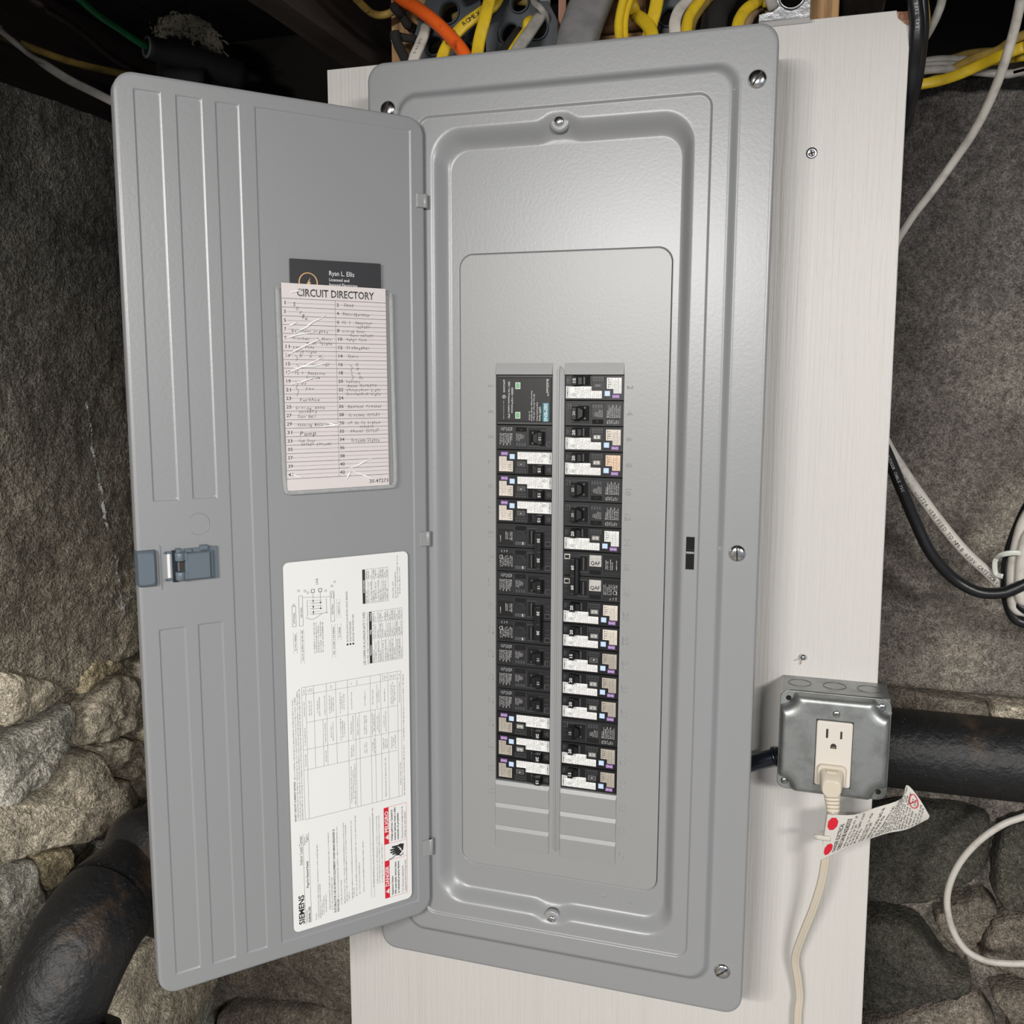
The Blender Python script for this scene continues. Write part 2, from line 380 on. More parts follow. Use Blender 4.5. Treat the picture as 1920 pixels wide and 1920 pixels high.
    def build(s, name, parent=None, local=False, origin=None):
        me = bpy.data.meshes.new(name)
        off = Vector((0, 0, 0))
        if parent is not None and not local: off = parent.get('_w') and Vector(parent['_w']) or Vector((0, 0, 0))
        if parent is None and origin is None:
            xs = [v[0] for v in s.v]; ys = [v[1] for v in s.v]; zs = [v[2] for v in s.v]
            off = Vector(((min(xs) + max(xs)) / 2, (min(ys) + max(ys)) / 2, min(zs)))
        elif origin is not None: off = Vector(origin)
        me.from_pydata([(v[0] - off.x, v[1] - off.y, v[2] - off.z) for v in s.v], [], s.f)
        for mt in s.mats: me.materials.append(mt)
        me.polygons.foreach_set('material_index', s.m)
        me.polygons.foreach_set('use_smooth', s.sm)
        me.update()
        o = bpy.data.objects.new(name, me); COL.objects.link(o)
        if parent is not None: o.parent = parent
        else: o.location = off; o['_w'] = tuple(off)
        if parent is not None: o['_w'] = tuple(off)
        return o

def thing(name, label, cat, loc=(0, 0, 0), group=None, rot=None):
    o = bpy.data.objects.new(name, None); COL.objects.link(o)
    o.location = loc; o.empty_display_size = 0.02
    o['_w'] = tuple(loc)
    if rot: o.rotation_euler = rot
    o['label'] = label; o['category'] = cat
    if group: o['group'] = group
    return o
def tag(o, label, cat, group=None, kind=None):
    o['label'] = label; o['category'] = cat
    if group: o['group'] = group
    if kind: o['kind'] = kind
    return o
def struct(o): o['kind'] = 'structure'; return o
def facing(o):
    """make normals consistent"""
    bm = bmesh.new(); bm.from_mesh(o.data); bmesh.ops.recalc_face_normals(bm, faces=bm.faces); bm.to_mesh(o.data); bm.free()
    return o

PATHS = {
 'orange': [(-0.0207,0.1000,1.0756), (-0.0057,0.0900,1.0528), (0.0202,0.0800,1.0345), (0.0455,0.0700,1.0146), (0.0694,0.0620,0.9911), (0.0850,0.0550,0.9722), (0.0972,0.0500,0.9457)],
 'yellow_print': [(0.1115,0.0850,1.0364), (0.0955,0.0800,1.0222), (0.0765,0.0750,1.0088), (0.0616,0.0700,0.9918), (0.0550,0.0650,0.9739), (0.0532,0.0600,0.9471)],
 'yellow_flat': [(0.1106,0.0700,1.0491), (0.1089,0.0650,1.0295), (0.1049,0.0580,1.0044), (0.1007,0.0550,0.9858), (0.0995,0.0500,0.9662), (0.0978,0.0450,0.9390)],
 'yellow_back': [(0.0437,0.1300,1.0379), (0.0644,0.1250,1.0412), (0.0816,0.1200,1.0420), (0.1060,0.1200,1.0459), (0.1150,0.1200,1.0470), (0.1449,0.1200,1.0400)],
 'white_left': [(0.0160,0.1200,1.0401), (0.0263,0.0900,1.0136), (0.0262,0.0750,0.9941), (0.0235,0.0650,0.9768), (0.0226,0.0550,0.9483)],
 'white_mid': [(0.0679,0.1150,1.0110), (0.0537,0.1200,1.0224), (0.0569,0.1250,1.0320), (0.0613,0.1300,1.0371)],
 'black_left': [(-0.0049,0.0800,1.0123), (-0.0020,0.0800,1.0012), (0.0075,0.0750,0.9851), (0.0163,0.0700,0.9693), (0.0308,0.0600,0.9436)],
 'black_across': [(-0.0126,0.0900,1.0131), (0.0008,0.0880,1.0089), (0.0122,0.0950,1.0079), (0.0157,0.1200,1.0134)],
 'black_upper': [(-0.0104,0.1000,1.0443), (-0.0026,0.0980,1.0334), (0.0027,0.1000,1.0248), (0.0052,0.1300,1.0278)],
 'yellow_tan': [(-0.0369,0.0200,1.0396), (-0.0351,0.0500,1.0384), (-0.0350,0.0700,1.0369), (-0.0322,0.0850,1.0353), (-0.0241,0.0950,1.0368), (-0.0104,0.1000,1.0426), (0.0002,0.1200,1.0557), (0.0080,0.1400,1.0705)],
 'white_right': [(0.1574,0.1000,1.0498), (0.1551,0.1050,1.0257), (0.1547,0.0900,1.0142), (0.1477,0.0750,0.9943), (0.1387,0.0600,0.9718), (0.1317,0.0500,0.9479)],
 'yellow_right': [(0.1449,0.1100,1.0205), (0.1407,0.0850,1.0004), (0.1355,0.0700,0.9835), (0.1318,0.0620,0.9721), (0.1215,0.0550,0.9502)],
 'white_thin': [(0.1435,0.1000,1.0514), (0.1483,0.0900,1.0305), (0.1561,0.0850,1.0217), (0.1605,0.0900,1.0157), (0.1587,0.1050,1.0116), (0.1482,0.1300,1.0145)],
 'black_right': [(0.1275,0.1150,1.0149), (0.1281,0.0900,0.9970), (0.1249,0.0800,0.9862), (0.1194,0.0700,0.9705), (0.1140,0.0600,0.9471)],
 'grey_service': [(0.2271,0.0850,1.0564), (0.2187,0.0800,1.0354), (0.2124,0.0750,1.0167), (0.2066,0.0680,0.9972), (0.2012,0.0600,0.9725), (0.1973,0.0550,0.9435)],
 'yellow_e': [(0.2509,0.0700,1.0330), (0.2474,0.0680,1.0153), (0.2445,0.0650,0.9997), (0.2437,0.0620,0.9864), (0.2459,0.0580,0.9700), (0.2501,0.0500,0.9424)],
 'yellow_f': [(0.2590,0.0750,1.0339), (0.2541,0.0720,1.0161), (0.2503,0.0680,1.0002), (0.2496,0.0650,0.9868), (0.2519,0.0600,0.9701), (0.2564,0.0500,0.9418)],
 'yellow_g': [(0.2448,0.1100,1.0230), (0.2535,0.1000,1.0094), (0.2650,0.0850,0.9970), (0.2728,0.0750,0.9853), (0.2774,0.0650,0.9716), (0.2816,0.0550,0.9459)],
 'yellow_h': [(0.2804,0.0900,1.0371), (0.2774,0.0880,1.0193), (0.2755,0.0850,1.0049), (0.2721,0.0820,0.9902), (0.2695,0.0750,0.9681)],
 'white_h': [(0.3163,0.1000,1.0268), (0.3077,0.0950,1.0149), (0.3004,0.0850,1.0042), (0.2974,0.0750,0.9902), (0.2987,0.0680,0.9769), (0.3015,0.0600,0.9505)],
 'yellow_i': [(0.3302,0.0900,1.0289), (0.3214,0.0850,1.0133), (0.3143,0.0780,1.0003), (0.3107,0.0720,0.9903), (0.3099,0.0650,0.9758), (0.3104,0.0550,0.9482)],
 'yellow_j': [(0.3344,0.1000,1.0297), (0.3250,0.1000,1.0148), (0.3165,0.0950,1.0025), (0.3121,0.0900,0.9913), (0.3108,0.0800,0.9707)],
 'black_k': [(0.3234,0.1100,1.0145), (0.3254,0.1000,1.0008), (0.3259,0.0900,0.9864), (0.3265,0.0800,0.9642)],
 'black_l': [(0.3431,0.1200,1.0286), (0.3377,0.1100,1.0120), (0.3354,0.1000,0.9998), (0.3353,0.0900,0.9815), (0.3358,0.0800,0.9633)],
 'yellow_k': [(0.3885,0.1000,1.0162), (0.3764,0.0950,1.0084), (0.3658,0.0850,0.9987), (0.3605,0.0780,0.9896), (0.3580,0.0700,0.9774), (0.3572,0.0600,0.9502)],
 'tan_l': [(0.3881,0.1150,1.0118), (0.3785,0.1050,1.0059), (0.3703,0.0950,0.9973), (0.3662,0.0850,0.9865), (0.3633,0.0750,0.9737), (0.3618,0.0650,0.9513)],
 'green': [(-0.4608,0.1000,1.1263), (-0.4737,0.1500,1.1223), (-0.4880,0.2000,1.1218), (-0.4953,0.2500,1.1210), (-0.4939,0.3000,1.1151), (-0.4865,0.3600,1.1138)],
 'grey_sleeve': [(-0.4904,0.3000,1.1133), (-0.4733,0.3300,1.1123), (-0.4474,0.3700,1.1087), (-0.4118,0.4200,1.0988)],
 'white_l': [(-0.5368,0.0500,1.0801), (-0.5556,0.1000,1.0774), (-0.5621,0.1400,1.0683), (-0.5662,0.1800,1.0623), (-0.5593,0.2200,1.0513), (-0.5496,0.2600,1.0439), (-0.5285,0.3000,1.0309)],
 'yellow_l': [(-0.6097,0.1200,1.0895), (-0.6251,0.1700,1.0988), (-0.6197,0.2200,1.0990), (-0.6018,0.2600,1.0940), (-0.5809,0.3000,1.0924), (-0.5574,0.3400,1.0931)],
 'brown_l': [(-0.5473,0.0500,1.1414), (-0.4796,0.1000,1.0927), (-0.5279,0.2000,1.1111), (-0.5443,0.2800,1.1035), (-0.5521,0.3400,1.1017)],
 'wallwire': [(-0.5420,0.0503,0.8473), (-0.5420,0.0820,0.8308), (-0.5410,0.1039,0.8159), (-0.5410,0.1127,0.7934), (-0.5410,0.1397,0.7875), (-0.5410,0.1628,0.7780), (-0.5410,0.1857,0.7565), (-0.5410,0.2102,0.7424), (-0.5410,0.2472,0.7352), (-0.5410,0.2926,0.7351)],
 'r_white': [(0.6103,0.1000,1.0119), (0.6106,0.1200,0.9918), (0.6105,0.1400,0.9751), (0.6076,0.1600,0.9526), (0.6028,0.1900,0.9291), (0.5931,0.2200,0.9036), (0.5781,0.2500,0.8787), (0.5580,0.2700,0.8489), (0.5435,0.2800,0.8293), (0.5287,0.2900,0.8049), (0.5059,0.3100,0.7689)],
 'r_w0': [(0.4973,0.3700,1.0025), (0.5443,0.3700,1.0166), (0.5676,0.3700,1.0193), (0.5967,0.3700,1.0160), (0.6257,0.3700,1.0080), (0.6820,0.3700,0.9994)],
 'r_w1': [(0.4970,0.3600,0.9966), (0.5438,0.3600,1.0088), (0.5728,0.3600,1.0098), (0.6017,0.3600,1.0048), (0.6303,0.3600,0.9981), (0.6806,0.3600,0.9907)],
 'r_w2': [(0.4967,0.3500,0.9920), (0.5432,0.3500,1.0024), (0.5778,0.3500,1.0016), (0.6178,0.3500,0.9945), (0.6402,0.3500,0.9908), (0.6620,0.3500,0.9941), (0.6834,0.3500,0.9979)],
 'r_y0': [(0.4975,0.3600,0.9862), (0.5445,0.3550,0.9887), (0.5671,0.3500,0.9896), (0.5884,0.3400,0.9925), (0.6089,0.3300,0.9981), (0.6272,0.3100,1.0005), (0.6464,0.3000,1.0040), (0.6728,0.2800,1.0102)],
 'r_y1': [(0.5334,0.3650,0.9919), (0.5593,0.3600,0.9931), (0.5835,0.3500,1.0023), (0.6035,0.3350,1.0076), (0.6230,0.3200,1.0086), (0.6379,0.3000,1.0136), (0.6721,0.2800,1.0210)],
 'r_y2': [(0.5803,0.3800,1.0224), (0.6026,0.3750,1.0253), (0.6303,0.3700,1.0235), (0.6786,0.3600,1.0187)],
 'r_y3': [(0.6321,0.3400,1.0042), (0.6522,0.3300,1.0027), (0.6820,0.3200,1.0024)],
 'r_black': [(0.5123,0.0850,1.0177), (0.5165,0.0900,0.9913), (0.5198,0.0950,0.9740), (0.5204,0.1000,0.9567), (0.5200,0.1120,0.9413), (0.5195,0.1250,0.9207), (0.5158,0.1600,0.8998)],
 'r_black2': [(0.5189,0.1000,1.0227), (0.5233,0.1050,0.9960), (0.5260,0.1100,0.9737), (0.5265,0.1200,0.9577), (0.5255,0.1350,0.9328), (0.5217,0.1500,0.9122), (0.5177,0.1800,0.8941)],
 'r_ythin': [(0.5230,0.1100,1.0167), (0.5280,0.1150,0.9966), (0.5306,0.1200,0.9838), (0.5303,0.1300,0.9741), (0.5281,0.1500,0.9719)],
 'r_wthin': [(0.5452,0.1300,1.0264), (0.5448,0.1400,1.0061), (0.5417,0.1450,0.9946), (0.5371,0.1500,0.9849), (0.5327,0.1600,0.9787), (0.5273,0.1800,0.9765)],
 'm_white': [(0.5084,0.2000,0.5972), (0.5268,0.2200,0.5652), (0.5449,0.2400,0.5389), (0.5683,0.2600,0.5071), (0.5940,0.2700,0.4739), (0.6190,0.2750,0.4450), (0.6437,0.2800,0.4224), (0.6684,0.2850,0.3990), (0.6954,0.2900,0.3841)],
 'm_black': [(0.5087,0.2000,0.5913), (0.5270,0.2150,0.5543), (0.5417,0.2250,0.5221), (0.5586,0.2350,0.4852), (0.5749,0.2400,0.4528), (0.5907,0.2450,0.4319), (0.6091,0.2500,0.4148), (0.6319,0.2500,0.4039), (0.6538,0.2500,0.4042), (0.6696,0.2500,0.4108), (0.6977,0.2500,0.4297)],
 'c_black1': [(0.6924,0.2600,0.5328), (0.6772,0.2650,0.4987), (0.6692,0.2700,0.4703), (0.6647,0.2750,0.4445), (0.6636,0.2750,0.4196), (0.6659,0.2750,0.3947), (0.6739,0.2750,0.3733), (0.6855,0.2750,0.3660), (0.7075,0.2750,0.3634)],
 'c_black2': [(0.7031,0.2600,0.3822), (0.6872,0.2620,0.3836), (0.6765,0.2650,0.3902), (0.6729,0.2700,0.3994), (0.6742,0.2750,0.4109), (0.6850,0.2800,0.4262), (0.7027,0.2800,0.4459)],
 'c_white1': [(0.6911,0.2500,0.5220), (0.6744,0.2550,0.4879), (0.6697,0.2600,0.4596), (0.6680,0.2620,0.4347), (0.6692,0.2640,0.4066), (0.6747,0.2680,0.3844), (0.6945,0.2700,0.3792)],
 'c_white2': [(0.6991,0.2450,0.5052), (0.6787,0.2500,0.4738), (0.6744,0.2520,0.4491), (0.6745,0.2550,0.4242), (0.6767,0.2580,0.3992), (0.6918,0.2600,0.3906)],
 'loop': [(0.7449,0.3000,0.1490), (0.7096,0.3000,0.1244), (0.6846,0.3000,0.1092), (0.6598,0.3000,0.0841), (0.6408,0.3000,0.0533), (0.6306,0.3000,0.0213), (0.6299,0.3000,-0.0071), (0.6385,0.3000,-0.0377), (0.6538,0.3000,-0.0598), (0.6756,0.3000,-0.0698), (0.6994,0.3000,-0.0693), (0.7227,0.3000,-0.0647), (0.7596,0.3000,-0.0532)],
 'cord': [(0.4784,0.0280,0.2306), (0.4778,0.0350,0.2135), (0.4764,0.0420,0.1903), (0.4756,0.0480,0.1643), (0.4731,0.0550,0.1312), (0.4667,0.0620,0.0967), (0.4585,0.0700,0.0636), (0.4520,0.0780,0.0343), (0.4510,0.0820,0.0179), (0.4545,0.0850,-0.0020), (0.4572,0.0880,-0.0254), (0.4563,0.0880,-0.0446), (0.4573,0.0880,-0.0827), (0.4600,0.0880,-0.1728)],
 'conduit_nipple': [(0.3871,0.0750,0.2360), (0.3974,0.0750,0.2403), (0.4233,0.0600,0.2588)],
 'tag_top': [(0.4779,0.0340,0.2100), (0.4985,0.0300,0.2171), (0.5169,0.0200,0.2314), (0.5393,0.0120,0.2473), (0.5428,0.0080,0.2633), (0.5532,0.0040,0.2543), (0.5633,0.0000,0.2392)],
 'tag_bot': [(0.4691,0.0440,0.1606), (0.4906,0.0360,0.1772), (0.5120,0.0300,0.1930), (0.5304,0.0220,0.2068), (0.5460,0.0150,0.2163), (0.5626,0.0040,0.2341)],
}

# ------------------------------------------------------------------ structure: walls, ceiling, floor
XW, YW, ZW = -0.55, 0.42, 1.003
def fbm(p, sc, oct=4, seed=0.0):
    a = 1.0; s = 0.0; q = Vector((p[0] * sc + seed, p[1] * sc + seed * 1.7, p[2] * sc - seed))
    for _ in range(oct):
        s += a * noise.noise(q); q = q * 2.03; a *= 0.5
    return s
def axis_coords(lo, hi, fine_lo, fine_hi, step, coarse):
    c = []; x = lo
    while x < hi - 1e-6:
        c.append(x); x += step if fine_lo - 1e-6 <= x < fine_hi else coarse
        if c[-1] < fine_lo < x: x = fine_lo
    c.append(hi); return c
LEDGE_L = [(-0.5, 0.27), (-0.02, 0.262), (0.06, 0.235), (0.13, 0.205), (0.2, 0.215), (0.30, 0.222), (0.42, 0.205)]
def interp(tab, x):
    if x <= tab[0][0]: return tab[0][1]
    for (a, b), (c, d) in zip(tab, tab[1:]):
        if x <= c: return b + (d - b) * (x - a) / (c - a)
    return tab[-1][1]
def smooth(e0, e1, x):
    t = max(0.0, min(1.0, (x - e0) / (e1 - e0))); return t * t * (3 - 2 * t)
def left_depth(y, z):
    lz = interp(LEDGE_L, y) + 0.012 * fbm((y, 0, 0), 9)
    k = smooth(lz - 0.012, lz + 0.010, z)
    p = (0, y, z)
    d = k * (0.022 + 0.006 * fbm(p, 3.0) + 0.0026 * fbm(p, 16, 4, 3.0) + 0.0030 * fbm(p, 62, 3, 7.0) - 0.006 * max(0.0, noise.noise(Vector((1.5, y * 34, z * 34))) - 0.48))
    d += (1 - k) * (-0.012 + 0.010 * fbm(p, 14, 4, 5.0))
    # pour line and pock marks
    d += 0.004 * smooth(0.012, 0.0, abs(z - 0.40 - 0.012 * fbm((y, 0, 3), 6))) * k
    return d
def left_wall():
    b = MB()
    ys = axis_coords(-3.4, YW + 0.05, -0.16, 0.44, 0.0058, 0.12)
    zs = axis_coords(-0.95, ZW, -0.52, 1.01, 0.0062, 0.10)
    n = len(zs)
    vs = [(XW + left_depth(y, z), y, z) for y in ys for z in zs]
    fs = [(i * n + j, (i + 1) * n + j, (i + 1) * n + j + 1, i * n + j + 1) for i in range(len(ys) - 1) for j in range(n - 1)]
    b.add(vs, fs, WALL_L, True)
    # flat top of the foundation wall
    b.box(XW - 0.30, XW + 0.018, -3.4, YW, ZW - 0.03, ZW - 0.001, WALL_L)
    return struct(b.build('wall_left', origin=(XW, 0, 0)))
wl = left_wall()
def back_depth(x, z):
    p = (x, 0, z)
    lz = 0.236 + 0.006 * fbm((x, 0, 0), 12)
    k = smooth(lz - 0.012, lz + 0.004, z) if x > 0.4 else smooth(0.19, 0.21, z)
    d = k * (0.016 + 0.006 * fbm(p, 3.0, 4, 2.0) + 0.0028 * fbm(p, 20, 4, 4.0) + 0.0012 * fbm(p, 70, 3, 1.0))
    d += (1 - k) * (-0.015 + 0.010 * fbm(p, 12, 4, 8.0))
    d += 0.003 * smooth(0.01, 0.0, abs(z - 0.615 - 0.008 * fbm((x, 0, 5), 8))) * k
    return d
def back_wall():
    b = MB()
    xs = axis_coords(XW - 0.05, -0.06, XW - 0.05, -0.06, 0.009, 0.1)[:-1] + axis_coords(-0.06, 2.6, 0.46, 0.86, 0.0062, 0.065)
    zs = axis_coords(-0.95, ZW, -0.46, 1.01, 0.0066, 0.10)
    n = len(zs)
    vs = [(x, YW - back_depth(x, z), z) for x in xs for z in zs]
    fs = [(i * n + j, i * n + j + 1, (i + 1) * n + j + 1, (i + 1) * n + j) for i in range(len(xs) - 1) for j in range(n - 1)]
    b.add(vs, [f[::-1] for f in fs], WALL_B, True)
    b.box(XW, 2.6, YW - 0.012, YW + 0.35, ZW - 0.03, ZW - 0.001, WALL_B)
    return struct(b.build('wall_back', origin=(0, YW, 0)))
wb = back_wall()

def stone_mesh(poly, frame, h, seed, mt, rings=9, npt=64):
    """a rough field stone bulging out of a wall; poly in wall coordinates, frame maps (a, b, out) to the world"""
    P = [Vector((p[0], p[1])) for p in poly]
    n = len(P); per = [(P[(i + 1) % n] - P[i]).length for i in range(n)]; tot = sum(per)
    out = []
    for k in range(npt):
        d = tot * k / npt; i = 0
        while d > per[i]: d -= per[i]; i += 1
        t = d / per[i]
        a, bq, c, e = P[i - 1], P[i], P[(i + 1) % n], P[(i + 2) % n]
        s = 0.5 * ((2 * bq) + (c - a) * t + (2 * a - 5 * bq + 4 * c - e) * t * t + (3 * bq - a - 3 * c + e) * t ** 3)
        out.append(bq.lerp(c, t) * 0.55 + s * 0.45)
    cen = sum(out, Vector((0, 0))) / npt
    prof = [(1.0, -0.35), (0.998, 0.15), (0.99, 0.45), (0.972, 0.66), (0.945, 0.79), (0.90, 0.87), (0.84, 0.92), (0.76, 0.95), (0.66, 0.975), (0.55, 0.99), (0.43, 1.0), (0.30, 1.0), (0.17, 1.0), (0.05, 1.0)]
    loops = []
    for s, d in prof:
        L = []
        for k, q in enumerate(out):
            r = cen + (q - cen) * s
            rough = 0.20 * fbm((r.x, seed, r.y), 30, 4, seed) + 0.12 * fbm((r.x, seed, r.y), 110, 3, seed) - 0.22 * max(0.0, 0.5 - 6 * abs(noise.noise(Vector((r.x * 16, seed, r.y * 22)))))
            facet = 0.42 * noise.noise(Vector((r.x * 11, seed * 3.1, r.y * 11))) + 0.25 * ((r.x - cen.x) * math.cos(seed * 5) + (r.y - cen.y) * math.sin(seed * 5)) / 0.05
            j = s * s * (0.0030 * noise.noise(Vector((k * 0.7, seed, 0))) + 0.0012 * noise.noise(Vector((k * 2.3, seed, s * 3))))
            L.append(frame(r.x + j, r.y - j, h * (d + (rough + facet) * (0.75 + 0.25 * (1 - s)) * (0.2 if d < 0 else 1))))
        loops.append(L)
    b = MB(); b.loft(loops, mt, cap1=True, smooth=True)
    return b
STONES_LEFT = [
 ([(0.017,0.185),(0.052,0.185),(0.119,0.192),(0.133,0.176),(0.124,0.151),(0.090,0.133),(0.062,0.113),(0.045,0.103),(-0.03,0.105),(-0.03,0.18)], 0.040, 1),
 ([(0.140,0.161),(0.176,0.193),(0.222,0.202),(0.256,0.187),(0.260,0.159),(0.255,0.130),(0.226,0.112),(0.165,0.114),(0.130,0.126),(0.140,0.140)], 0.034, 0),
 ([(0.268,0.205),(0.313,0.208),(0.334,0.135),(0.315,0.060),(0.262,0.077),(0.243,0.105),(0.265,0.124),(0.274,0.164)], 0.032, 0),
 ([(-0.03,0.100),(0.061,0.090),(0.095,0.119),(0.126,0.122),(0.152,0.109),(0.167,0.066),(0.200,0.048),(0.213,0.014),(0.186,0.001),(0.117,-0.010),(0.055,0.009),(-0.03,0.026)], 0.046, 0),
 ([(0.166,0.109),(0.214,0.106),(0.230,0.095),(0.218,0.077),(0.208,0.060),(0.177,0.068),(0.166,0.093)], 0.030, 0),
 ([(0.240,0.094),(0.315,0.052),(0.323,-0.016),(0.253,-0.006),(0.226,0.011),(0.208,0.054),(0.224,0.063)], 0.036, 0),
 ([(0.039,0.004),(0.100,-0.013),(0.109,-0.032),(0.096,-0.054),(0.064,-0.060),(0.047,-0.028)], 0.028, 4),
 ([(-0.03,0.019),(0.026,0.010),(0.030,-0.022),(0.052,-0.065),(0.044,-0.105),(0.015,-0.134),(-0.03,-0.132)], 0.030, 1),
 ([(0.000,0.272),(0.074,0.240),(0.110,0.211),(0.071,0.197),(0.001,0.198)], 0.030, 0),
 ([(-0.060,-0.140),(0.040,-0.126),(0.098,-0.190),(0.177,-0.300),(0.169,-0.400),(-0.069,-0.300)], 0.030, 1),
 ([(0.136,0.222),(0.165,0.238),(0.214,0.228),(0.240,0.208),(0.185,0.208),(0.150,0.198),(0.134,0.200)], 0.024, 4),
 ([(0.064,-0.068),(0.103,-0.066),(0.151,-0.056),(0.247,-0.018),(0.340,-0.060),(0.345,-0.245),(0.190,-0.230),(0.099,-0.180)], 0.030, 1),
 ([(0.150,-0.250),(0.190,-0.240),(0.330,-0.255),(0.405,-0.260),(0.405,-0.420),(0.250,-0.440),(0.185,-0.400)], 0.036, 0),
 ([(-0.20,0.26),(-0.05,0.262),(-0.04,0.16),(-0.12,0.13),(-0.21,0.16)], 0.032, 0),
 ([(-0.22,0.14),(-0.12,0.115),(-0.04,0.10),(-0.045,0.02),(-0.14,-0.01),(-0.22,0.03)], 0.036, 1),
 ([(-0.24,0.0),(-0.15,-0.025),(-0.045,0.0),(-0.05,-0.12),(-0.16,-0.15),(-0.25,-0.10)], 0.034, 0),
 ([(-0.36,0.25),(-0.22,0.27),(-0.235,0.12),(-0.37,0.10)], 0.034, 2),
 ([(-0.38,0.08),(-0.24,0.12),(-0.26,-0.06),(-0.37,-0.09)], 0.034, 0),
 ([(0.345,-0.08),(0.41,-0.06),(0.41,-0.245),(0.352,-0.245)], 0.028, 2),
 ([(0.150,-0.450),(0.250,-0.450),(0.405,-0.430),(0.405,-0.56),(0.16,-0.56)], 0.032, 1),
]
for i, (poly, h, c) in enumerate(STONES_LEFT):
    s = stone_mesh(poly, lambda a, b_, o: (XW + 0.002 + o, a, b_), h, 3.3 + i * 1.37, STONEM[c])
    facing(s.build('stone', wl))
STONES_BACK = [
 ([(-0.500,-0.330),(-0.395,-0.310),(-0.316,-0.243),(-0.236,-0.220),(-0.222,-0.400),(-0.363,-0.412),(-0.470,-0.440),(-0.510,-0.400)], 0.036, 2),
 ([(-0.504,-0.460),(-0.363,-0.424),(-0.222,-0.412),(-0.205,-0.569),(-0.511,-0.640)], 0.034, 2),
 ([(-0.520,-0.20),(-0.40,-0.18),(-0.33,-0.22),(-0.40,-0.295),(-0.50,-0.32)], 0.030, 2),
 ([(-0.212,-0.20),(-0.09,-0.18),(-0.07,-0.36),(-0.212,-0.40)], 0.030, 2),
 ([(0.450,-0.085),(0.528,-0.088),(0.570,-0.081),(0.612,-0.089),(0.652,-0.138),(0.680,-0.143),(0.678,-0.165),(0.632,-0.198),(0.592,-0.222),(0.45,-0.232)], 0.046, 3),
 ([(0.450,0.055),(0.521,0.053),(0.589,0.076),(0.655,0.078),(0.693,0.067),(0.691,0.000),(0.641,-0.046),(0.590,-0.064),(0.45,-0.072)], 0.032, 3),
 ([(0.647,-0.058),(0.688,-0.036),(0.706,-0.053),(0.685,-0.109),(0.669,-0.134),(0.656,-0.124),(0.630,-0.083)], 0.026, 2),
 ([(0.704,0.060),(0.780,0.090),(0.800,-0.032),(0.716,-0.048),(0.698,-0.024)], 0.030, 3),
 ([(0.704,-0.069),(0.790,-0.046),(0.800,-0.144),(0.735,-0.145),(0.692,-0.132)], 0.030, 2),
 ([(0.450,-0.250),(0.536,-0.256),(0.599,-0.234),(0.646,-0.209),(0.688,-0.184),(0.716,-0.214),(0.728,-0.291),(0.700,-0.40),(0.45,-0.40)], 0.034, 2),
 ([(0.706,-0.170),(0.800,-0.152),(0.810,-0.275),(0.740,-0.288),(0.729,-0.208)], 0.032, 2),
 ([(0.500,0.232),(0.560,0.236),(0.620,0.230),(0.676,0.227),(0.678,0.200),(0.600,0.188),(0.500,0.187)], 0.022, 2),
 ([(0.685,0.228),(0.770,0.226),(0.772,0.201),(0.687,0.199)], 0.022, 0),
]
for i, (poly, h, c) in enumerate(STONES_BACK):
    s = stone_mesh(poly, lambda a, b_, o: (a, YW - 0.002 - o, b_), h, 40.3 + i * 1.91, STONEM[c])
    facing(s.build('stone', wb))
# chalk strokes drawn on the left wall
def chalk():
    rn = random.Random(5); b = MB()
    for (y0, z0, y1, z1, n, dens) in ((0.184, 0.608, 0.197, 0.51, 170, .7), (0.197, 0.51, 0.210, 0.424, 330, 1), (0.217, 0.39, 0.228, 0.295, 130, .7), (0.202, 0.331, 0.226, 0.303, 60, .7), (0.264, 0.33, 0.226, 0.303, 60, .6), (0.228, 0.297, 0.268, 0.295, 14, .5), (0.228, 0.297, 0.219, 0.280, 30, .6)):
        for k in range(n):
            t = rn.random()
            if noise.noise(Vector((t * 14, z0 * 9, 0))) < -0.32: continue
            y = y0 + (y1 - y0) * t + rn.gauss(0, 0.0011); z = z0 + (z1 - z0) * t + rn.gauss(0, 0.0011)
            w = rn.uniform(0.0005, 0.0015) * dens; hh = rn.uniform(0.0005, 0.0016)
            vs = [(XW + left_depth(yy, zz) + 0.0020, yy, zz) for yy, zz in ((y - w, z - hh), (y + w, z - hh * .6), (y + w, z + hh), (y - w, z + hh * .7))]
            b.add(vs, [(0, 1, 2, 3)], CHALK)
    o = b.build('chalk_mark', wl); o['label'] = 'faint broken white chalk line with an X'; return o
chalk()

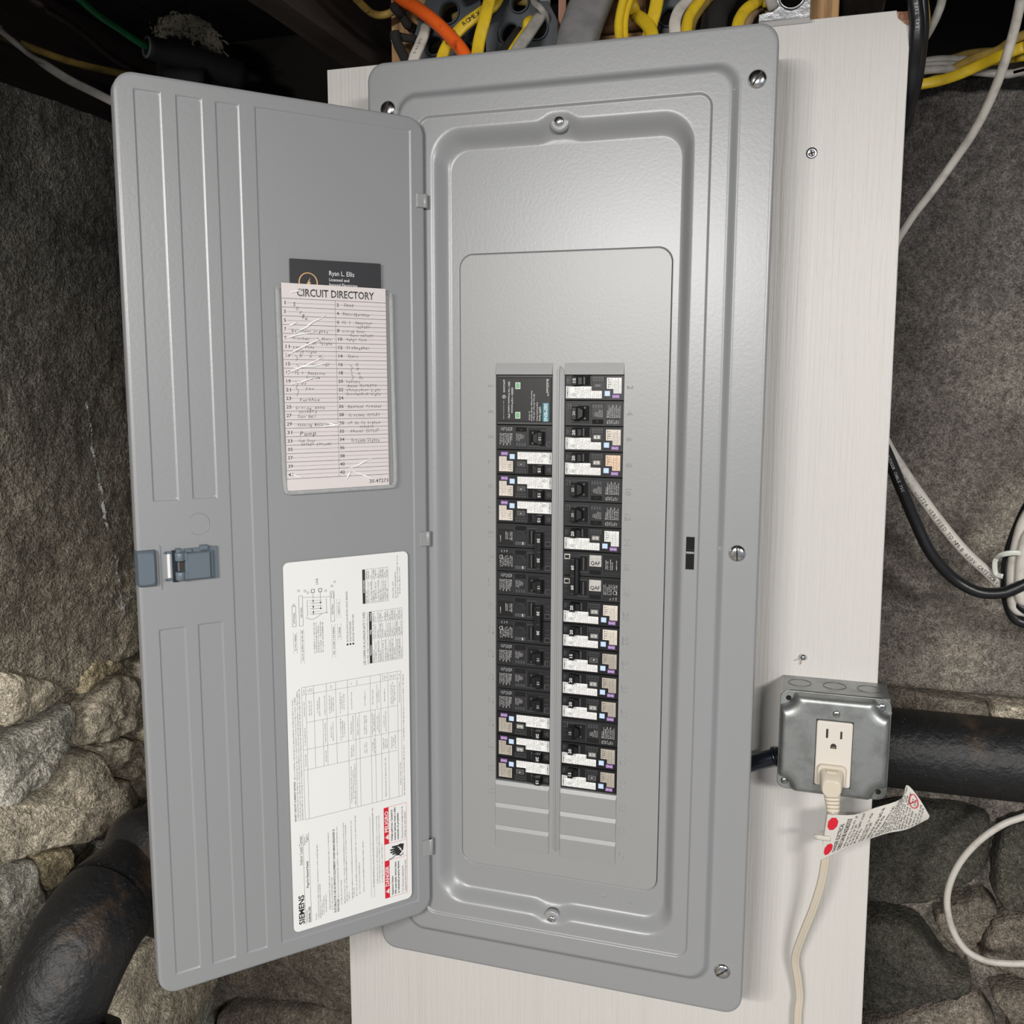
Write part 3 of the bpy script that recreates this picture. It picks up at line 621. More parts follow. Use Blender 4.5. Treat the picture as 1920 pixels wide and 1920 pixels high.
b = MB(); b.box(-0.9, 2.6, -3.4, 0.8, -0.97, -0.93, FLOORM); struct(b.build('floor'))
ce = MB(); ce.box(-0.9, 2.6, -3.4, 0.85, 1.215, 1.235, SUBFLOOR)
ceil = struct(ce.build('ceiling'))
for k in range(20):                                     # subfloor boards seen between the joists
    b = MB(); x = -0.9 + 0.17 * k
    b.box(x + 0.002, x + 0.166, -3.4, 0.85, 1.205, 1.2145, SUBFLOOR); b.build('subfloor_board', ceil)
for x0, x1, mt in ((-0.715, -0.673, OLDWOOD), (-0.1235, -0.083, OLDWOOD), (0.4515, 0.496, DUSTWOOD), (1.03, 1.072, OLDWOOD), (1.60, 1.642, OLDWOOD), (2.18, 2.222, OLDWOOD)):
    b = MB()
    P = [(x0, 1.023), (x0 + 0.003, 1.020), (x1 - 0.003, 1.020), (x1, 1.023), (x1, 1.205), (x0, 1.205)]
    ys = [-3.4 + 0.09 * k for k in range(44)] + [0.56]
    b.loft([[(x + 0.0012 * noise.noise(Vector((x * 30, y * 9, z * 30))), y, z + 0.002 * noise.noise(Vector((x * 20, y * 5, 7)))) for x, z in P] for y in ys], mt, cap0=True, cap1=True)
    o = facing(b.build('joist', ceil))
    if mt is DUSTWOOD: o['label'] = 'dusty grey-brown joist'
b = MB(); b.box(-0.9, 2.6, 0.56, 0.60, 1.003, 1.205, SUBFLOOR); struct(b.build('trim_1'))     # rim joist on the wall
b = MB(); b.box(-0.9, 2.6, 0.46, 0.56, 1.003, 1.0195, OLDWOOD); struct(b.build('trim_2'))   # sill plate

# ------------------------------------------------------------------ plywood backboard
YB = 0.098
def board():
    t = MB()
    poly = [(-0.0969, 0.9872), (-0.0960, 0.75), (-0.0945, 0.30), (-0.0905, -0.62), (0.5290, -0.62), (0.5222, 0.0), (0.5180, 0.45), (0.5152, 0.80), (0.5146, 0.9715), (0.5095, 0.9745), (0.5035, 0.9800), (0.5020, 0.9868)]
    t.prism(poly, YB, YB + 0.018, BOARD, bev=0.0008)
    o = t.build('plywood_board')
    tag(o, 'white-painted plywood board behind the grey panel, one top corner chipped', 'board')
    c = MB()
    rn = random.Random(2)
    c.prism([(0.5018, 0.9862), (0.5033, 0.9802), (0.5092, 0.9748), (0.5144, 0.9718), (0.5141, 0.9775), (0.5138, 0.9852)], YB + 0.0022, YB + 0.0175, RAWPLY)
    for k in range(9):
        x = 0.5042 + 0.001 * k + rn.uniform(-.0003, .0003)
        c.prism([(x, 0.979 + rn.random() * .002), (x + 0.0007, 0.9775), (x + 0.0008, 0.985), (x, 0.9855)], YB + 0.0012, YB + 0.003, RAWPLY)
    p = c.build('bare_corner', o); p['label'] = 'chipped corner of bare brown plies'
    return o
brd = board()
def screw(mb, x, y, z, r, dome, ang, slot=True, mt=STEEL, phil=True):
    """pan-head combination screw facing -Y"""
    pr = [(0, r), (0.25 * dome, r), (0.6 * dome, 0.9 * r), (0.88 * dome, 0.66 * r), (dome, 0.34 * r), (1.02 * dome, 0.02 * r)]
    mb.lathe(pr, (x, y, z), (0, -1, 0), mt, seg=24)
    ca, sa = math.cos(ang), math.sin(ang)
    def bar(c, s, L, w):
        yy = y - dome * 1.05
        vs = [(x + c * a * L - s * q * w, yy + (0.12 * dome if abs(a) > .5 else 0), z + s * a * L + c * q * w) for a in (-1, 0, 1) for q in (-1, 1)]
        mb.add(vs, [(0, 1, 3, 2), (2, 3, 5, 4)], SLOT)
    if slot: bar(ca, sa, r * 0.86, r * 0.10)
    if phil: bar(-sa, ca, r * 0.42, r * 0.13); bar(ca, sa, r * 0.42, r * 0.13)
for x, z, ang, nm in ((0.4310, 0.8623, 0.5, 'phillips screw sunk in the board'),):
    m = MB(); m.lathe([(-.001, .0056), (0.0004, .0054), (0.0004, .003), (-0.0008, .0018)], (x, YB, z), (0, -1, 0), mat('brass_zinc_screw', (0.42, 0.43, 0.50), rough=0.3, metal=1.0), seg=20)
    for a in (0.3, 0.3 + math.pi / 2):
        m.line((x, YB - 0.0007, z), (1, 0, 0), (0, 0, 1), (-math.cos(a) * .0032, -math.sin(a) * .0032), (math.cos(a) * .0032, math.sin(a) * .0032), 0.0011, SLOT)
    o = m.build('screw', brd); o['label'] = nm
m = MB(); x, z = 0.4436, 0.3539
m.lathe([(0, .0030), (.004, .0034), (.0055, .0028), (.0062, .001)], (x, YB, z), (0.35, -1, 0.1), STEEL, seg=16)
for k, a in enumerate((3.7, 4.5)):
    m.tube([(x, YB - .001, z), (x + math.cos(a) * .006, YB - .003, z + math.sin(a) * .006), (x + math.cos(a) * .009, YB - .002, z + math.sin(a) * .008)], 0.0004, RAWPLY if k % 2 else CHALK, n=2, seg=5)
o = m.build('screw', brd); o['label'] = 'bent screw end among splintered paint'

# ------------------------------------------------------------------ electrical panel
panel = thing('electrical_panel', 'grey steel electrical panel with its door standing open', 'electrical panel', (0.2, YB, 0.0))
b = MB()
b.box(0.019, 0.022, 0.013, YB - .0005, 0.018, 0.937, DARKGREY); b.box(0.378, 0.381, 0.013, YB - .0005, 0.018, 0.937, DARKGREY)
b.box(0.019, 0.381, 0.013, YB - .0005, 0.018, 0.021, DARKGREY); b.box(0.019, 0.381, 0.013, YB - .0005, 0.934, 0.937, DARKGREY)
b.box(0.019, 0.381, YB - 0.004, YB - .0005, 0.018, 0.937, DARKGREY)
b.build('enclosure', panel)
def cover():
    b = MB(); NC, NS = 10, 40
    def loop(x0, x1, z0, z1, r, y, bulge=0.0, bw=0.016):
        L = []
        for x, z in rrect(x0, x1, z0, z1, r, nc=NC, ns=NS):
            k = math.exp(-((x - 0.2008) / bw) ** 4)
            if bulge and z > 0.7: z += bulge * k
            if bulge and z < 0.25: z -= bulge * k
            L.append((x, y, z))
        return L
    def step(A, B, n=5, bul=(0, 0), bw=0.016):
        out = []
        for i in range(n + 1):
            t = i / n; s = t * t * (3 - 2 * t)
            p = [A[j] + (B[j] - A[j]) * t for j in range(5)]
            out.append(loop(*p, A[5] + (B[5] - A[5]) * s, bul[0] + (bul[1] - bul[0]) * t, bw))
        return out
    L = [loop(0, .4, 0, .9552, .018, .0135), loop(0, .4, 0, .9552, .018, .0028), loop(.0004, .3996, .0004, .9548, .0177, .0012), loop(.0014, .3986, .0014, .9538, .0168, .0003), loop(.0032, .3968, .0032, .952, .015, 0)]
    L += [loop(.0038, .3962, .0038, .9514, .0145, 0), loop(.0294, .3706, .0279, .9261, .0225, 0), loop(.0300, .3700, .0285, .9255, .022, 0)]
    L += step((.0318, .3682, .0300, .9238, .0215, 0), (.0392, .3608, .0392, .9152, .017, -.008), 8)
    L += [loop(.0405, .3595, .0405, .914, .016, -.0081), loop(.0410, .3590, .0410, .9135, .0155, -.0081)]
    L += [loop(.0560, .3460, .0560, .8991, .0137, -.0081), loop(.0565, .3455, .0565, .8986, .0135, -.0081)]
    L += [loop(.0570, .3450, .0570, .8981, .013, -.0080), loop(.0577, .3443, .0577, .8974, .012, -.0073), loop(.0585, .3435, .0585, .8966, .0115, -.0062), loop(.0592, .3428, .0592, .8959, .011, -.0060)]
    L += [loop(.0596, .3424, .0597, .8955, .011, -.0060), loop(.0690, .3315, .0705, .8875, .0305, -.0060, .0068), loop(.0695, .3310, .0710, .8870, .030, -.0060, .0070)]
    L += step((.0708, .3298, .0722, .8858, .0295, -.0060), (.0870, .3168, .0890, .8660, .021, .0080), 11, (.0074, 0.0030), .0150)
    L += [loop(.0875, .3163, .0895, .8655, .0205, .0080), loop(.0885, .3153, .0905, .8645, .0195, .0080), loop(.0947, .3113, .1137, .7668, .0149, .0080)]
    L += [loop(.0951, .3109, .1141, .7664, .0145, .0080), loop(.0951, .3109, .1141, .7664, .0145, .0105), loop(.0959, .3101, .1149, .7656, .0138, .0105)]
    b.loft(L, PAINT, smooth=True)
    o = b.build('cover', panel)
    return o
cov = cover()
facing(cov)
for x, z, a in ((0.0226, 0.9099, 1.4), (0.3828, 0.9074, 0.95), (0.3800, 0.4774, 1.62), (0.3801, 0.0457, 0.7)):
    m = MB(); screw(m, x, 0.0002, z, 0.0082, 0.0034, a); m.build('cover_screw', cov)
for x, z in ((0.2009, 0.8848), (0.2009, 0.0702)):
    m = MB()
    m.lathe([(-0.006, .0105), (0.0, .0100), (.0012, .0088), (.0014, .007)], (x, -0.0012, z), (0, -1, 0), PAINT, seg=28)
    o = m.build('screw_boss', cov); facing(o)
    m = MB(); screw(m, x, -0.0026, z, 0.0050, 0.0022, 0.2, slot=False); m.build('boss_screw', cov)
m = MB()                                                  # latch slot
m.box(0.3322, 0.3402, -0.0064, -0.0061, 0.4601, 0.4918, BLACKVOID)
m.box(0.3324, 0.3400, -0.00655, -0.0064, 0.4755, 0.4775, GALV); m.box(0.3324, 0.3400, -0.00655, -0.0064, 0.4792, 0.4797, DARKSTEEL)
m.box(0.3320, 0.3404, -0.0068, -0.0058, 0.4594, 0.4601, PAINT2)
m.build('latch_slot', cov)
m = MB()                                                  # stamped number under the dead front
for i, (ch, x) in enumerate(zip('3H6505', (.2445, .2515, .2665, .2735, .281, .288))):
    m.relief(ch, (x, 0.0080, 0.1005 - (x - .2445) * .12), (1, 0, -0.1), (0, 0, 1), 0.0052, PAINT2)
m.build('stamped_number', cov)

# dead front with the two rows of breaker openings
Z0 = 0.6463; IN = 0.0254; CL = (0.1344, 0.1942); CR = (0.2064, 0.2663); YD = 0.0080; YF = 0.0118
def dead_front():
    b = MB()
    NC, NS = 10, 2
    zb = Z0 - 20 * IN
    o0 = rrect(.0963, .3097, .1153, .7652, .0135, nc=NC, ns=8)
    xs = [.125, CL[0], CL[1], CR[0], CR[1], .280]
    zs = [.132, zb, Z0 - 17 * IN, Z0, Z0 + .0115, .672]
    # ring between the rounded outline and the inner rectangle (same number of points)
    def rect_pts(n):
        x0, x1, z0, z1 = xs[0], xs[-1], zs[0], zs[-1]
        return rrect(x0, x1, z0, z1, 1e-4, nc=NC, ns=8)
    i0 = rect_pts(len(o0))
    b.loft([[(x, YF, z) for x, z in o0], [(x, YD + .0004, z) for x, z in o0], [(x * .999 + .0002, YD, z * .999 + .00044) for x, z in o0], [(x, YD, z) for x, z in i0]], PAINT2, smooth=False)
    for i in range(5):
        for j in range(5):
            x0, x1, z0, z1 = xs[i], xs[i + 1], zs[j], zs[j + 1]
            if i in (1, 3) and j == 2: continue            # breakers
            if i in (1, 3) and j == 3:                     # sloped lead-in above the breakers
                b.add([(x0 + .0006, YD, z1), (x1 - .0006, YD, z1), (x1 - .0004, YD - .0026, z0), (x0 + .0004, YD - .0026, z0)], [(0, 3, 2, 1)], PAINT2)
                b.add([(x0 + .0004, YD - .0026, z0), (x1 - .0004, YD - .0026, z0), (x1, YF, z0), (x0, YF, z0)], [(0, 3, 2, 1)], PAINT2)
                b.add([(x0, YD, z1), (x0 + .0006, YD, z1), (x0 + .0004, YD - .0026, z0), (x0, YD, z0)], [(0, 3, 2, 1)], PAINT2)
                b.add([(x1, YD, z1), (x1 - .0006, YD, z1), (x1 - .0004, YD - .0026, z0), (x1, YD, z0)], [(0, 1, 2, 3)], PAINT2)
                continue
            b.add([(x0, YD, z0), (x1, YD, z0), (x1, YD, z1), (x0, YD, z1)], [(0, 1, 2, 3)], PAINT2)
    for x0, x1 in (CL, CR):                                # returns of the openings
        z0, z1 = Z0 - 17 * IN, Z0
        b.box(x0 - .0001, x0, YD, YF + .004, z0, z1, PAINT2); b.box(x1, x1 + .0001, YD, YF + .004, z0, z1, PAINT2)
        b.box(x0, x1, YD, YF + .004, z0 - .0001, z0, PAINT2)
    o = b.build('dead_front', panel)
    return o
df = dead_front()
m = MB()                                                  # raised rib between the two rows
prof = [(-.0036, 0), (-.0031, .0007), (-.0024, .0008), (-.0020, .0002), (-.0014, .0003), (-.0008, .0017), (.0008, .0017), (.0014, .0003), (.0020, .0002), (.0024, .0008), (.0031, .0007), (.0036, 0)]
m.loft([[(0.2022 + x * (0.4 if e else 1), YD - h * (0.05 if e else 1), z) for x, h in prof] for z, e in ((.1428, 1), (.1455, 0), (.30, 0), (.50, 0), (.6505, 0), (.6545, 1))], PAINT2, smooth=True, closed=False)
m.build('centre_rib', df)
for ci, (x0, x1) in enumerate((CL, CR)):
    for k in range(3):
        z1 = Z0 - (17 + k) * IN - (.0006 if k else 0.0004); z0 = Z0 - (18 + k) * IN + .0002
        m = MB()
        m.loft([[(x0, YD + .0001, z0), (x1, YD + .0001, z0), (x1, YD + .0001, z1), (x0, YD + .0001, z1)],
                [(x0, YD - .0006, z0), (x1, YD - .0006, z0), (x1, YD - .0004, z1), (x0, YD - .0004, z1)],
                [(x0 + .0002, YD - .0010, z0 + .0003), (x1 - .0002, YD - .0010, z0 + .0003), (x1 - .0004, YD - .0018, z1 - .0042), (x0 + .0004, YD - .0018, z1 - .0042)]], PAINT2, cap1=True)
        m.build('breaker_blank', df)
for k in range(21):                                       # embossed circuit numbers
    zc = Z0 - (k + 0.5) * IN
    if k < 20:
        n = str(2 * k + 2); m = MB()
        m.relief(n, (0.2697, YD, zc + (0.0022 if len(n) == 1 else 0.0044)), (0, 0, -1), (1, 0, 0), 0.0056, PAINT2, width=0.0088 if len(n) == 2 else 0.0038)
        m.build('embossed_number', df)
    if k < 18:
        n = str(2 * k + 1); m = MB()
        m.relief(n, (0.1316, YD, zc - (0.0018 if len(n) == 1 else 0.0044)), (0, 0, 1), (-1, 0, 0), 0.0056, PAINT2, width=0.0088 if len(n) == 2 else 0.0038)
        m.build('embossed_number', df)

# door, built in its own frame: local -X runs from the hinge to the free edge, local -Y faces the viewer
DA, DHX, DHY = 0.8524, 0.0662, -0.0122
door = MB()
EMB = ((.2475, .2702, .5325, .882), (.2132, .2360, .5325, .882), (.2465, .2706, .079, .4165), (.2128, .2362, .078, .417), (.1812, .2026, .078, .8816), (.0142, .1679, .0772, .8822))
NCd, NSd = 8, 8
Ld = []
for ins, y in ((0, .013), (0, .002), (.0005, .0007), (.0016, 0.0001), (.003, 0)):
    Ld.append([(x, y, z) for x, z in rrect(-.2856 + ins, -ins, .0614 + ins, .8949 - ins, .017 - ins * .8, nc=NCd, ns=NSd)])
Ld.append([(x, 0, z) for x, z in rrect(-.2856 + .0034, -.0034, .0614 + .0034, .8949 - .0034, .0135, nc=NCd, ns=NSd)])
Ld.append([(x, 0, z) for x, z in rrect(-.2740, -.0110, .0740, .8850, .0002, nc=NCd, ns=NSd)])
door.loft(Ld, PAINT, smooth=True)
gx = sorted({-.2740, -.0110} | {-v for e in EMB for v in e[:2]}); gz = sorted({.0740, .8850} | {v for e in EMB for v in e[2:]})
for i in range(len(gx) - 1):
    for j in range(len(gz) - 1):
        cx, cz = -(gx[i] + gx[i + 1]) / 2, (gz[j] + gz[j + 1]) / 2
        if any(e[0] < cx < e[1] and e[2] < cz < e[3] for e in EMB): continue
        door.add([(gx[i], 0, gz[j]), (gx[i + 1], 0, gz[j]), (gx[i + 1], 0, gz[j + 1]), (gx[i], 0, gz[j + 1])], [(0, 1, 2, 3)], PAINT)
door.rr([(-.2856, 0, .0614, .8949, .017, .0030)], PAINT, cap=True, nc=NCd, ns=NSd)
dob = door.build('door', panel, local=True)
dob.location = Vector((DHX, DHY, 0)) - panel.location
dob.rotation_euler = (0, 0, DA)
dob['_w'] = (0, 0, 0)
def dpart(mb, name, label=None):
    o = mb.build(name, dob, local=True)
    if label: o['label'] = label
    return o
def emboss(l0, l1, z0, z1, h=.0011, w=.0014, r=.0022):
    m = MB()
    m.rr([(-l1, -l0, z0, z1, .0002, 0), (-l1 + w * .2, -l0 - w * .2, z0 + w * .2, z1 - w * .2, .0008, h * .12), (-l1 + w * .8, -l0 - w * .8, z0 + w * .8, z1 - w * .8, r, h * .88), (-l1 + w, -l0 - w, z0 + w, z1 - w, r, h), (-l1 + w + .0006, -l0 - w - .0006, z0 + w + .0006, z1 - w - .0006, r, h)], PAINT, nc=4, ns=1)
    dpart(m, 'pressed_panel')
for a in EMB:
    emboss(*a)
m = MB(); m.ring((-.2318, -.0002, .5100), (0, -1, 0), .0098, .00035, PAINT2, seg=30, sg=5, a0=0.75, a1=5.6); dpart(m, 'knockout')
m = MB(); m.rr([(-.2682, -.2660, .4530, .4935, .001, .0002), (-.2678, -.2664, .4534, .4931, .0006, -.0012)], PAINT, nc=3, ns=1); dpart(m, 'pressed_rib')
m = MB()                                                  # latch: thumb tab at the edge
m.rr([(-.2862, -.2702, .4575, .4900, .001, .0), (-.2862, -.2702, .4575, .4900, .002, -.0035), (-.2862, -.2716, .4590, .4886, .003, -.0062), (-.2862, -.2730, .4604, .4872, .003, -.0072)], BLUEPLASTIC, nc=4, ns=1)
m.box(-.2860, -.2800, .0, .012, .4580, .4895, BLUEPLASTIC)
dpart(m, 'latch_tab', 'blue-grey plastic thumb tab')
m = MB()
m.box(-.2455, -.2160, -.0022, -.0001, .4590, .4886, BLUEPLASTIC, bev=.0004)
m.box(-.2462, -.2236, -.0075, -.0022, .4604, .4850, BLUEPLASTIC, bev=.0012)
m.box(-.2236, -.2205, -.0050, -.0022, .4600, .4855, BLUEPLASTIC, bev=.001)
m.box(-.2565, -.2520, -.0030, -.0001, .4590, .4880, DARKSTEEL)
for zc in (.4646, .4822):
    m.lathe([(-.0038, .0042), (-.0030, .0046), (.0030, .0046), (.0038, .0042)], (-.2500, -.0045, zc), (0, 0, 1), BLUEPLASTIC, seg=16)
    m.box(-.2500, -.2440, -.0078, -.0020, zc - .0036, zc + .0036, BLUEPLASTIC, bev=.0005)
m.box(-.2500, -.2465, -.0030, -.0021, .4690, .4780, SLOT)
for zc, s in ((.4862, 1), (.4615, -1)):
    m.tube([(-.2545, -.0012, zc), (-.2590, -.0014, zc), (-.2618, -.0016, zc), (-.2632, -.003, zc)], .0011, BLUEPLASTIC, n=3, seg=6)
m.box(-.2535, -.2490, -.0060, -.0001, .4855, .4895, BLUEPLASTIC, bev=.0006); m.box(-.2320, -.2250, -.0050, -.0001, .4862, .4908, BLUEPLASTIC, bev=.0006); m.box(-.2430, -.2390, -.004, -.0001, .4850, .4880, BLUEPLASTIC, bev=.0005)
m.box(-.2605, -.2580, -.0006, -.0003, .4628, .4850, WHITEP)
dpart(m, 'latch', 'blue-grey plastic slide latch')
for z0, z1 in ((.8096, .8230), (.4696, .4848), (.1280, .1462)):
    m = MB()
    m.box(-.0095, .0010, -.0022, .001, z0, z1, PAINT2, bev=.0006)
    m.lathe([(0, .0028), (.0004, .0032), (z1 - z0 - .0004, .0032), (z1 - z0, .0028)], (.0002, .0002, z0), (0, 0, 1), PAINT2, seg=14)
    dpart(m, 'hinge')
DOORM = Matrix.Translation((DHX, DHY, 0)) @ Matrix.Rotation(DA, 4, 'Z')
def door_thing(name, label, cat, x, y, z, group=None):
    o = bpy.data.objects.new(name, None); COL.objects.link(o); o.empty_display_size = .02
    o.location = DOORM @ Vector((x, y, z)); o.rotation_euler = (0, 0, DA)
    o['label'] = label; o['category'] = cat; o['_w'] = (x, y, z)
    return o

# ------------------------------------------------------------------ breakers
# built in a local frame in metres: +X from the inner end to the outer end, -Z down the column, -Y towards the viewer; origin at the inner top corner
MM = 0.001
def bx(m, u0, u1, v0, v1, w0, w1, mt, bev=0.0):
    """u along, v down, w height above the front face datum (all mm)"""
    m.box(u0 * MM, u1 * MM, -w1 * MM, -w0 * MM, -v1 * MM, -v0 * MM, mt, bev * MM)
XU, UP = (0, 0, 1), (-1, 0, 0)        # printing reads upwards
def T(m, s, u, v, w, cap, mt, width=None, bold=0.0, align='L'):
    m.text(s, (u * MM, -w * MM, -v * MM), XU, UP, cap * MM, mt, None if width is None else width * MM, bold=bold, align=align)
def SCR(m, u, v1, v0, w, h, mt, seed):
    """tiny line of print: from v1 (start, lower) up to v0"""
    m.scrib((u * MM, -w * MM, -v1 * MM), XU, UP, 0, (v1 - v0) * MM, 0, h * MM, mt, seed)
def root(name, label, amps, cat='breaker'):
    o = bpy.data.objects.new(name, None); COL.objects.link(o); o.empty_display_size = .01
    o['_w'] = (0, 0, 0); return o
def part(m, name, par, label=None):
    o = m.build(name, par, local=True)
    if label: o['label'] = label
    return o
BL = 59.2
def poly_uv(m, pts, w0, w1, mt, bev=0.0):
    m.prism([(u * MM, -v * MM) for u, v in pts], -w1 * MM, -w0 * MM, mt, bev * MM)

def body_common(m, mt, lip=True):
    bx(m, 0, BL, .35, 25.1, -14, 0, mt, .25)
    if lip:
        bx(m, .6, BL - .6, .9, 2.6, 0, .5, BRK2, .2)
def proto_white(amps, tan=0):
    r = root('circuit_breaker', '', amps)
    m = MB(); body_common(m, BRK, False)
    bx(m, .8, 7.5, 2.2, 9.8, 0, .7, BRK2, .3)
    for q in range(3): bx(m, 1.5 + 1.7 * q, 2.6 + 1.7 * q, 3 + q, 8.4 - q, .7, .95, BRKEDGE, .15)
    bx(m, 7.6, 26.2, .9, 1.6, 0, 1.2, BRK2, .3); bx(m, 7.6, 26.2, 10.6, 11.2, 0, 1.0, BRK2, .3)
    bx(m, 25.8, 26.6, 1.2, 10.8, 0, 1.0, BRKEDGE, .2)
    bx(m, 26.9, 39.6, 1.6, 7.2, 0, .6, BRK2, .2)
    for q in range(4):
        bx(m, 27.6 + 3 * q, 29.6 + 3 * q, 2.2, 6.8, .6, .85, BRKEDGE, .15); bx(m, 28.1 + 3 * q, 29.1 + 3 * q, 3.4, 6.0, .85, .95, BRK, 0)
    bx(m, 40.2, 41.2, 1.5, 23.5, 0, .6, BRK2, .2)
    part(m, 'body', r)
    m = MB()                                              # toggle
    bx(m, 12.6, 25.2, 1.8, 10.4, .02, .10, BLACKVOID)
    bx(m, 18.2, 20.4, 2.2, 10.0, .1, 2.0, BRKEDGE, .4)
    poly_uv(m, [(13.4, 2.0), (18.5, 2.8), (18.5, 9.6), (13.4, 10.4)], 0, 6.0, BRK, .6)
    bx(m, 8.6, 14.0, 1.9, 10.6, 0, 9.6, BRK, .8)
    t = part(m, 'toggle', r)
    m = MB(); T(m, amps, 12.6, 6.25, 9.68, 3.0, WHITEINK, 4.8, .012, 'C'); part(m, 'rating_number', t)
    m = MB()                                              # clear window on the tripping part
    bx(m, 28.4, 37.4, 8.0, 13.6, 0, .9, WINDOWP, .5); bx(m, 29.6, 36.2, 8.9, 12.6, .9, 1.25, SILVER if amps == '20' else BRKEDGE, .4)
    m.lathe([(0, .0011), (.0003, .0010), (.0004, .0003)], (.0330, -.0012, -.0106), (0, -1, 0), STEEL, seg=10)
    bx(m, 28.6, 37.0, 13.7, 15.6, 0, .5, BRK2, .2)
    part(m, 'window', r)
    m = MB()
    poly_uv(m, [(.6, 11.6), (26.6, 11.6), (26.6, 15.9), (37.0, 15.9), (37.0, 23.3), (.6, 23.3)], 0, .28, WHITEP, .08)
    s = part(m, 'spec_label', r)
    m = MB()
    T(m, 'SIEMENS', 3.0, 22.9, .30, 1.6, INK, 10.6, .02)
    for q, (u, a, c) in enumerate(((4.6, 22.9, 13), (6.0, 22.9, 17), (10.8, 22.6, 12.2), (12.2, 22.9, 12.6), (13.6, 18.8, 12.4), (15.4, 22.6, 12.4), (17.2, 22.9, 14), (18.6, 22.9, 12.2), (20.4, 21.8, 14), (22.4, 22.9, 12.6), (24.2, 22.9, 12.6), (26.0, 22.9, 12.4), (28.4, 22.9, 16.8), (30.2, 22.9, 16.5), (32.2, 22.6, 17.2), (34.0, 22.9, 16.4), (35.8, 22.9, 17.5))):
        SCR(m, u, a, c, .30, .95, INK, 17 * q + 3)
    m.ring((.0083, -.00031, -.0198), (0, -1, 0), .0016, .00014, INK, seg=16, sg=4); T(m, 'UL', 9.0, 20.9, .31, 1.3, INK, 2.1, .02)
    part(m, 'print', s)
    LM = (CREAMP, TANP, PEACHP, WHITEP)[tan]
    m = MB()
    poly_uv(m, [(41.9, 3.0), (56.7, 3.0), (56.7, 18.4), (48.6, 18.4), (48.6, 13.9), (41.9, 13.9)], 0, .55, LM, .2)
    s = part(m, 'test_button', r)
    m = MB(); T(m, 'TEST', 46.2, 13.2, .58, 3.0, INK, 9.4, .004)
    for q in range(3): m.line((0, -.00057, 0), (1, 0, 0), (0, 0, 1), ((47.0 + 3.2 * q) * MM, -3.2 * MM), ((47.0 + 3.2 * q) * MM, -(13.4 if q == 0 else 18) * MM), .00018, INK)
    for q, (u, a, c) in enumerate(((48.6, 13.0, 4.5), (50.0, 17.8, 5), (51.8, 17.5, 4.5), (53.0, 17.9, 4), (54.6, 17.6, 4.2), (56.0, 17.9, 5.5))): SCR(m, u, a, c, .58, .9, INKGREY, 31 * q + 1)
    part(m, 'print', s)
    m = MB(); bx(m, 38.8, 46.4, 14.9, 22.0, 0, .35, BRK2, .2); bx(m, 39.9, 45.3, 15.9, 21.0, .3, .75, LTBLUE, .25); part(m, 'status_button', r)
    m = MB(); bx(m, 47.2, 55.0, 19.3, 23.3, 0, .3, PURPLE, .3)
    for c in (49.1, 53.0): m.ring((c * MM, -.00033, -.0213), (0, -1, 0), .00095, .00022, WHITEINK, seg=12, sg=4)
    m.quad((0, -.00034, 0), (1, 0, 0), (0, 0, 1), .0500, .0521, -.0215, -.0211, WHITEINK)
    part(m, 'plug_mark', r)
    return r

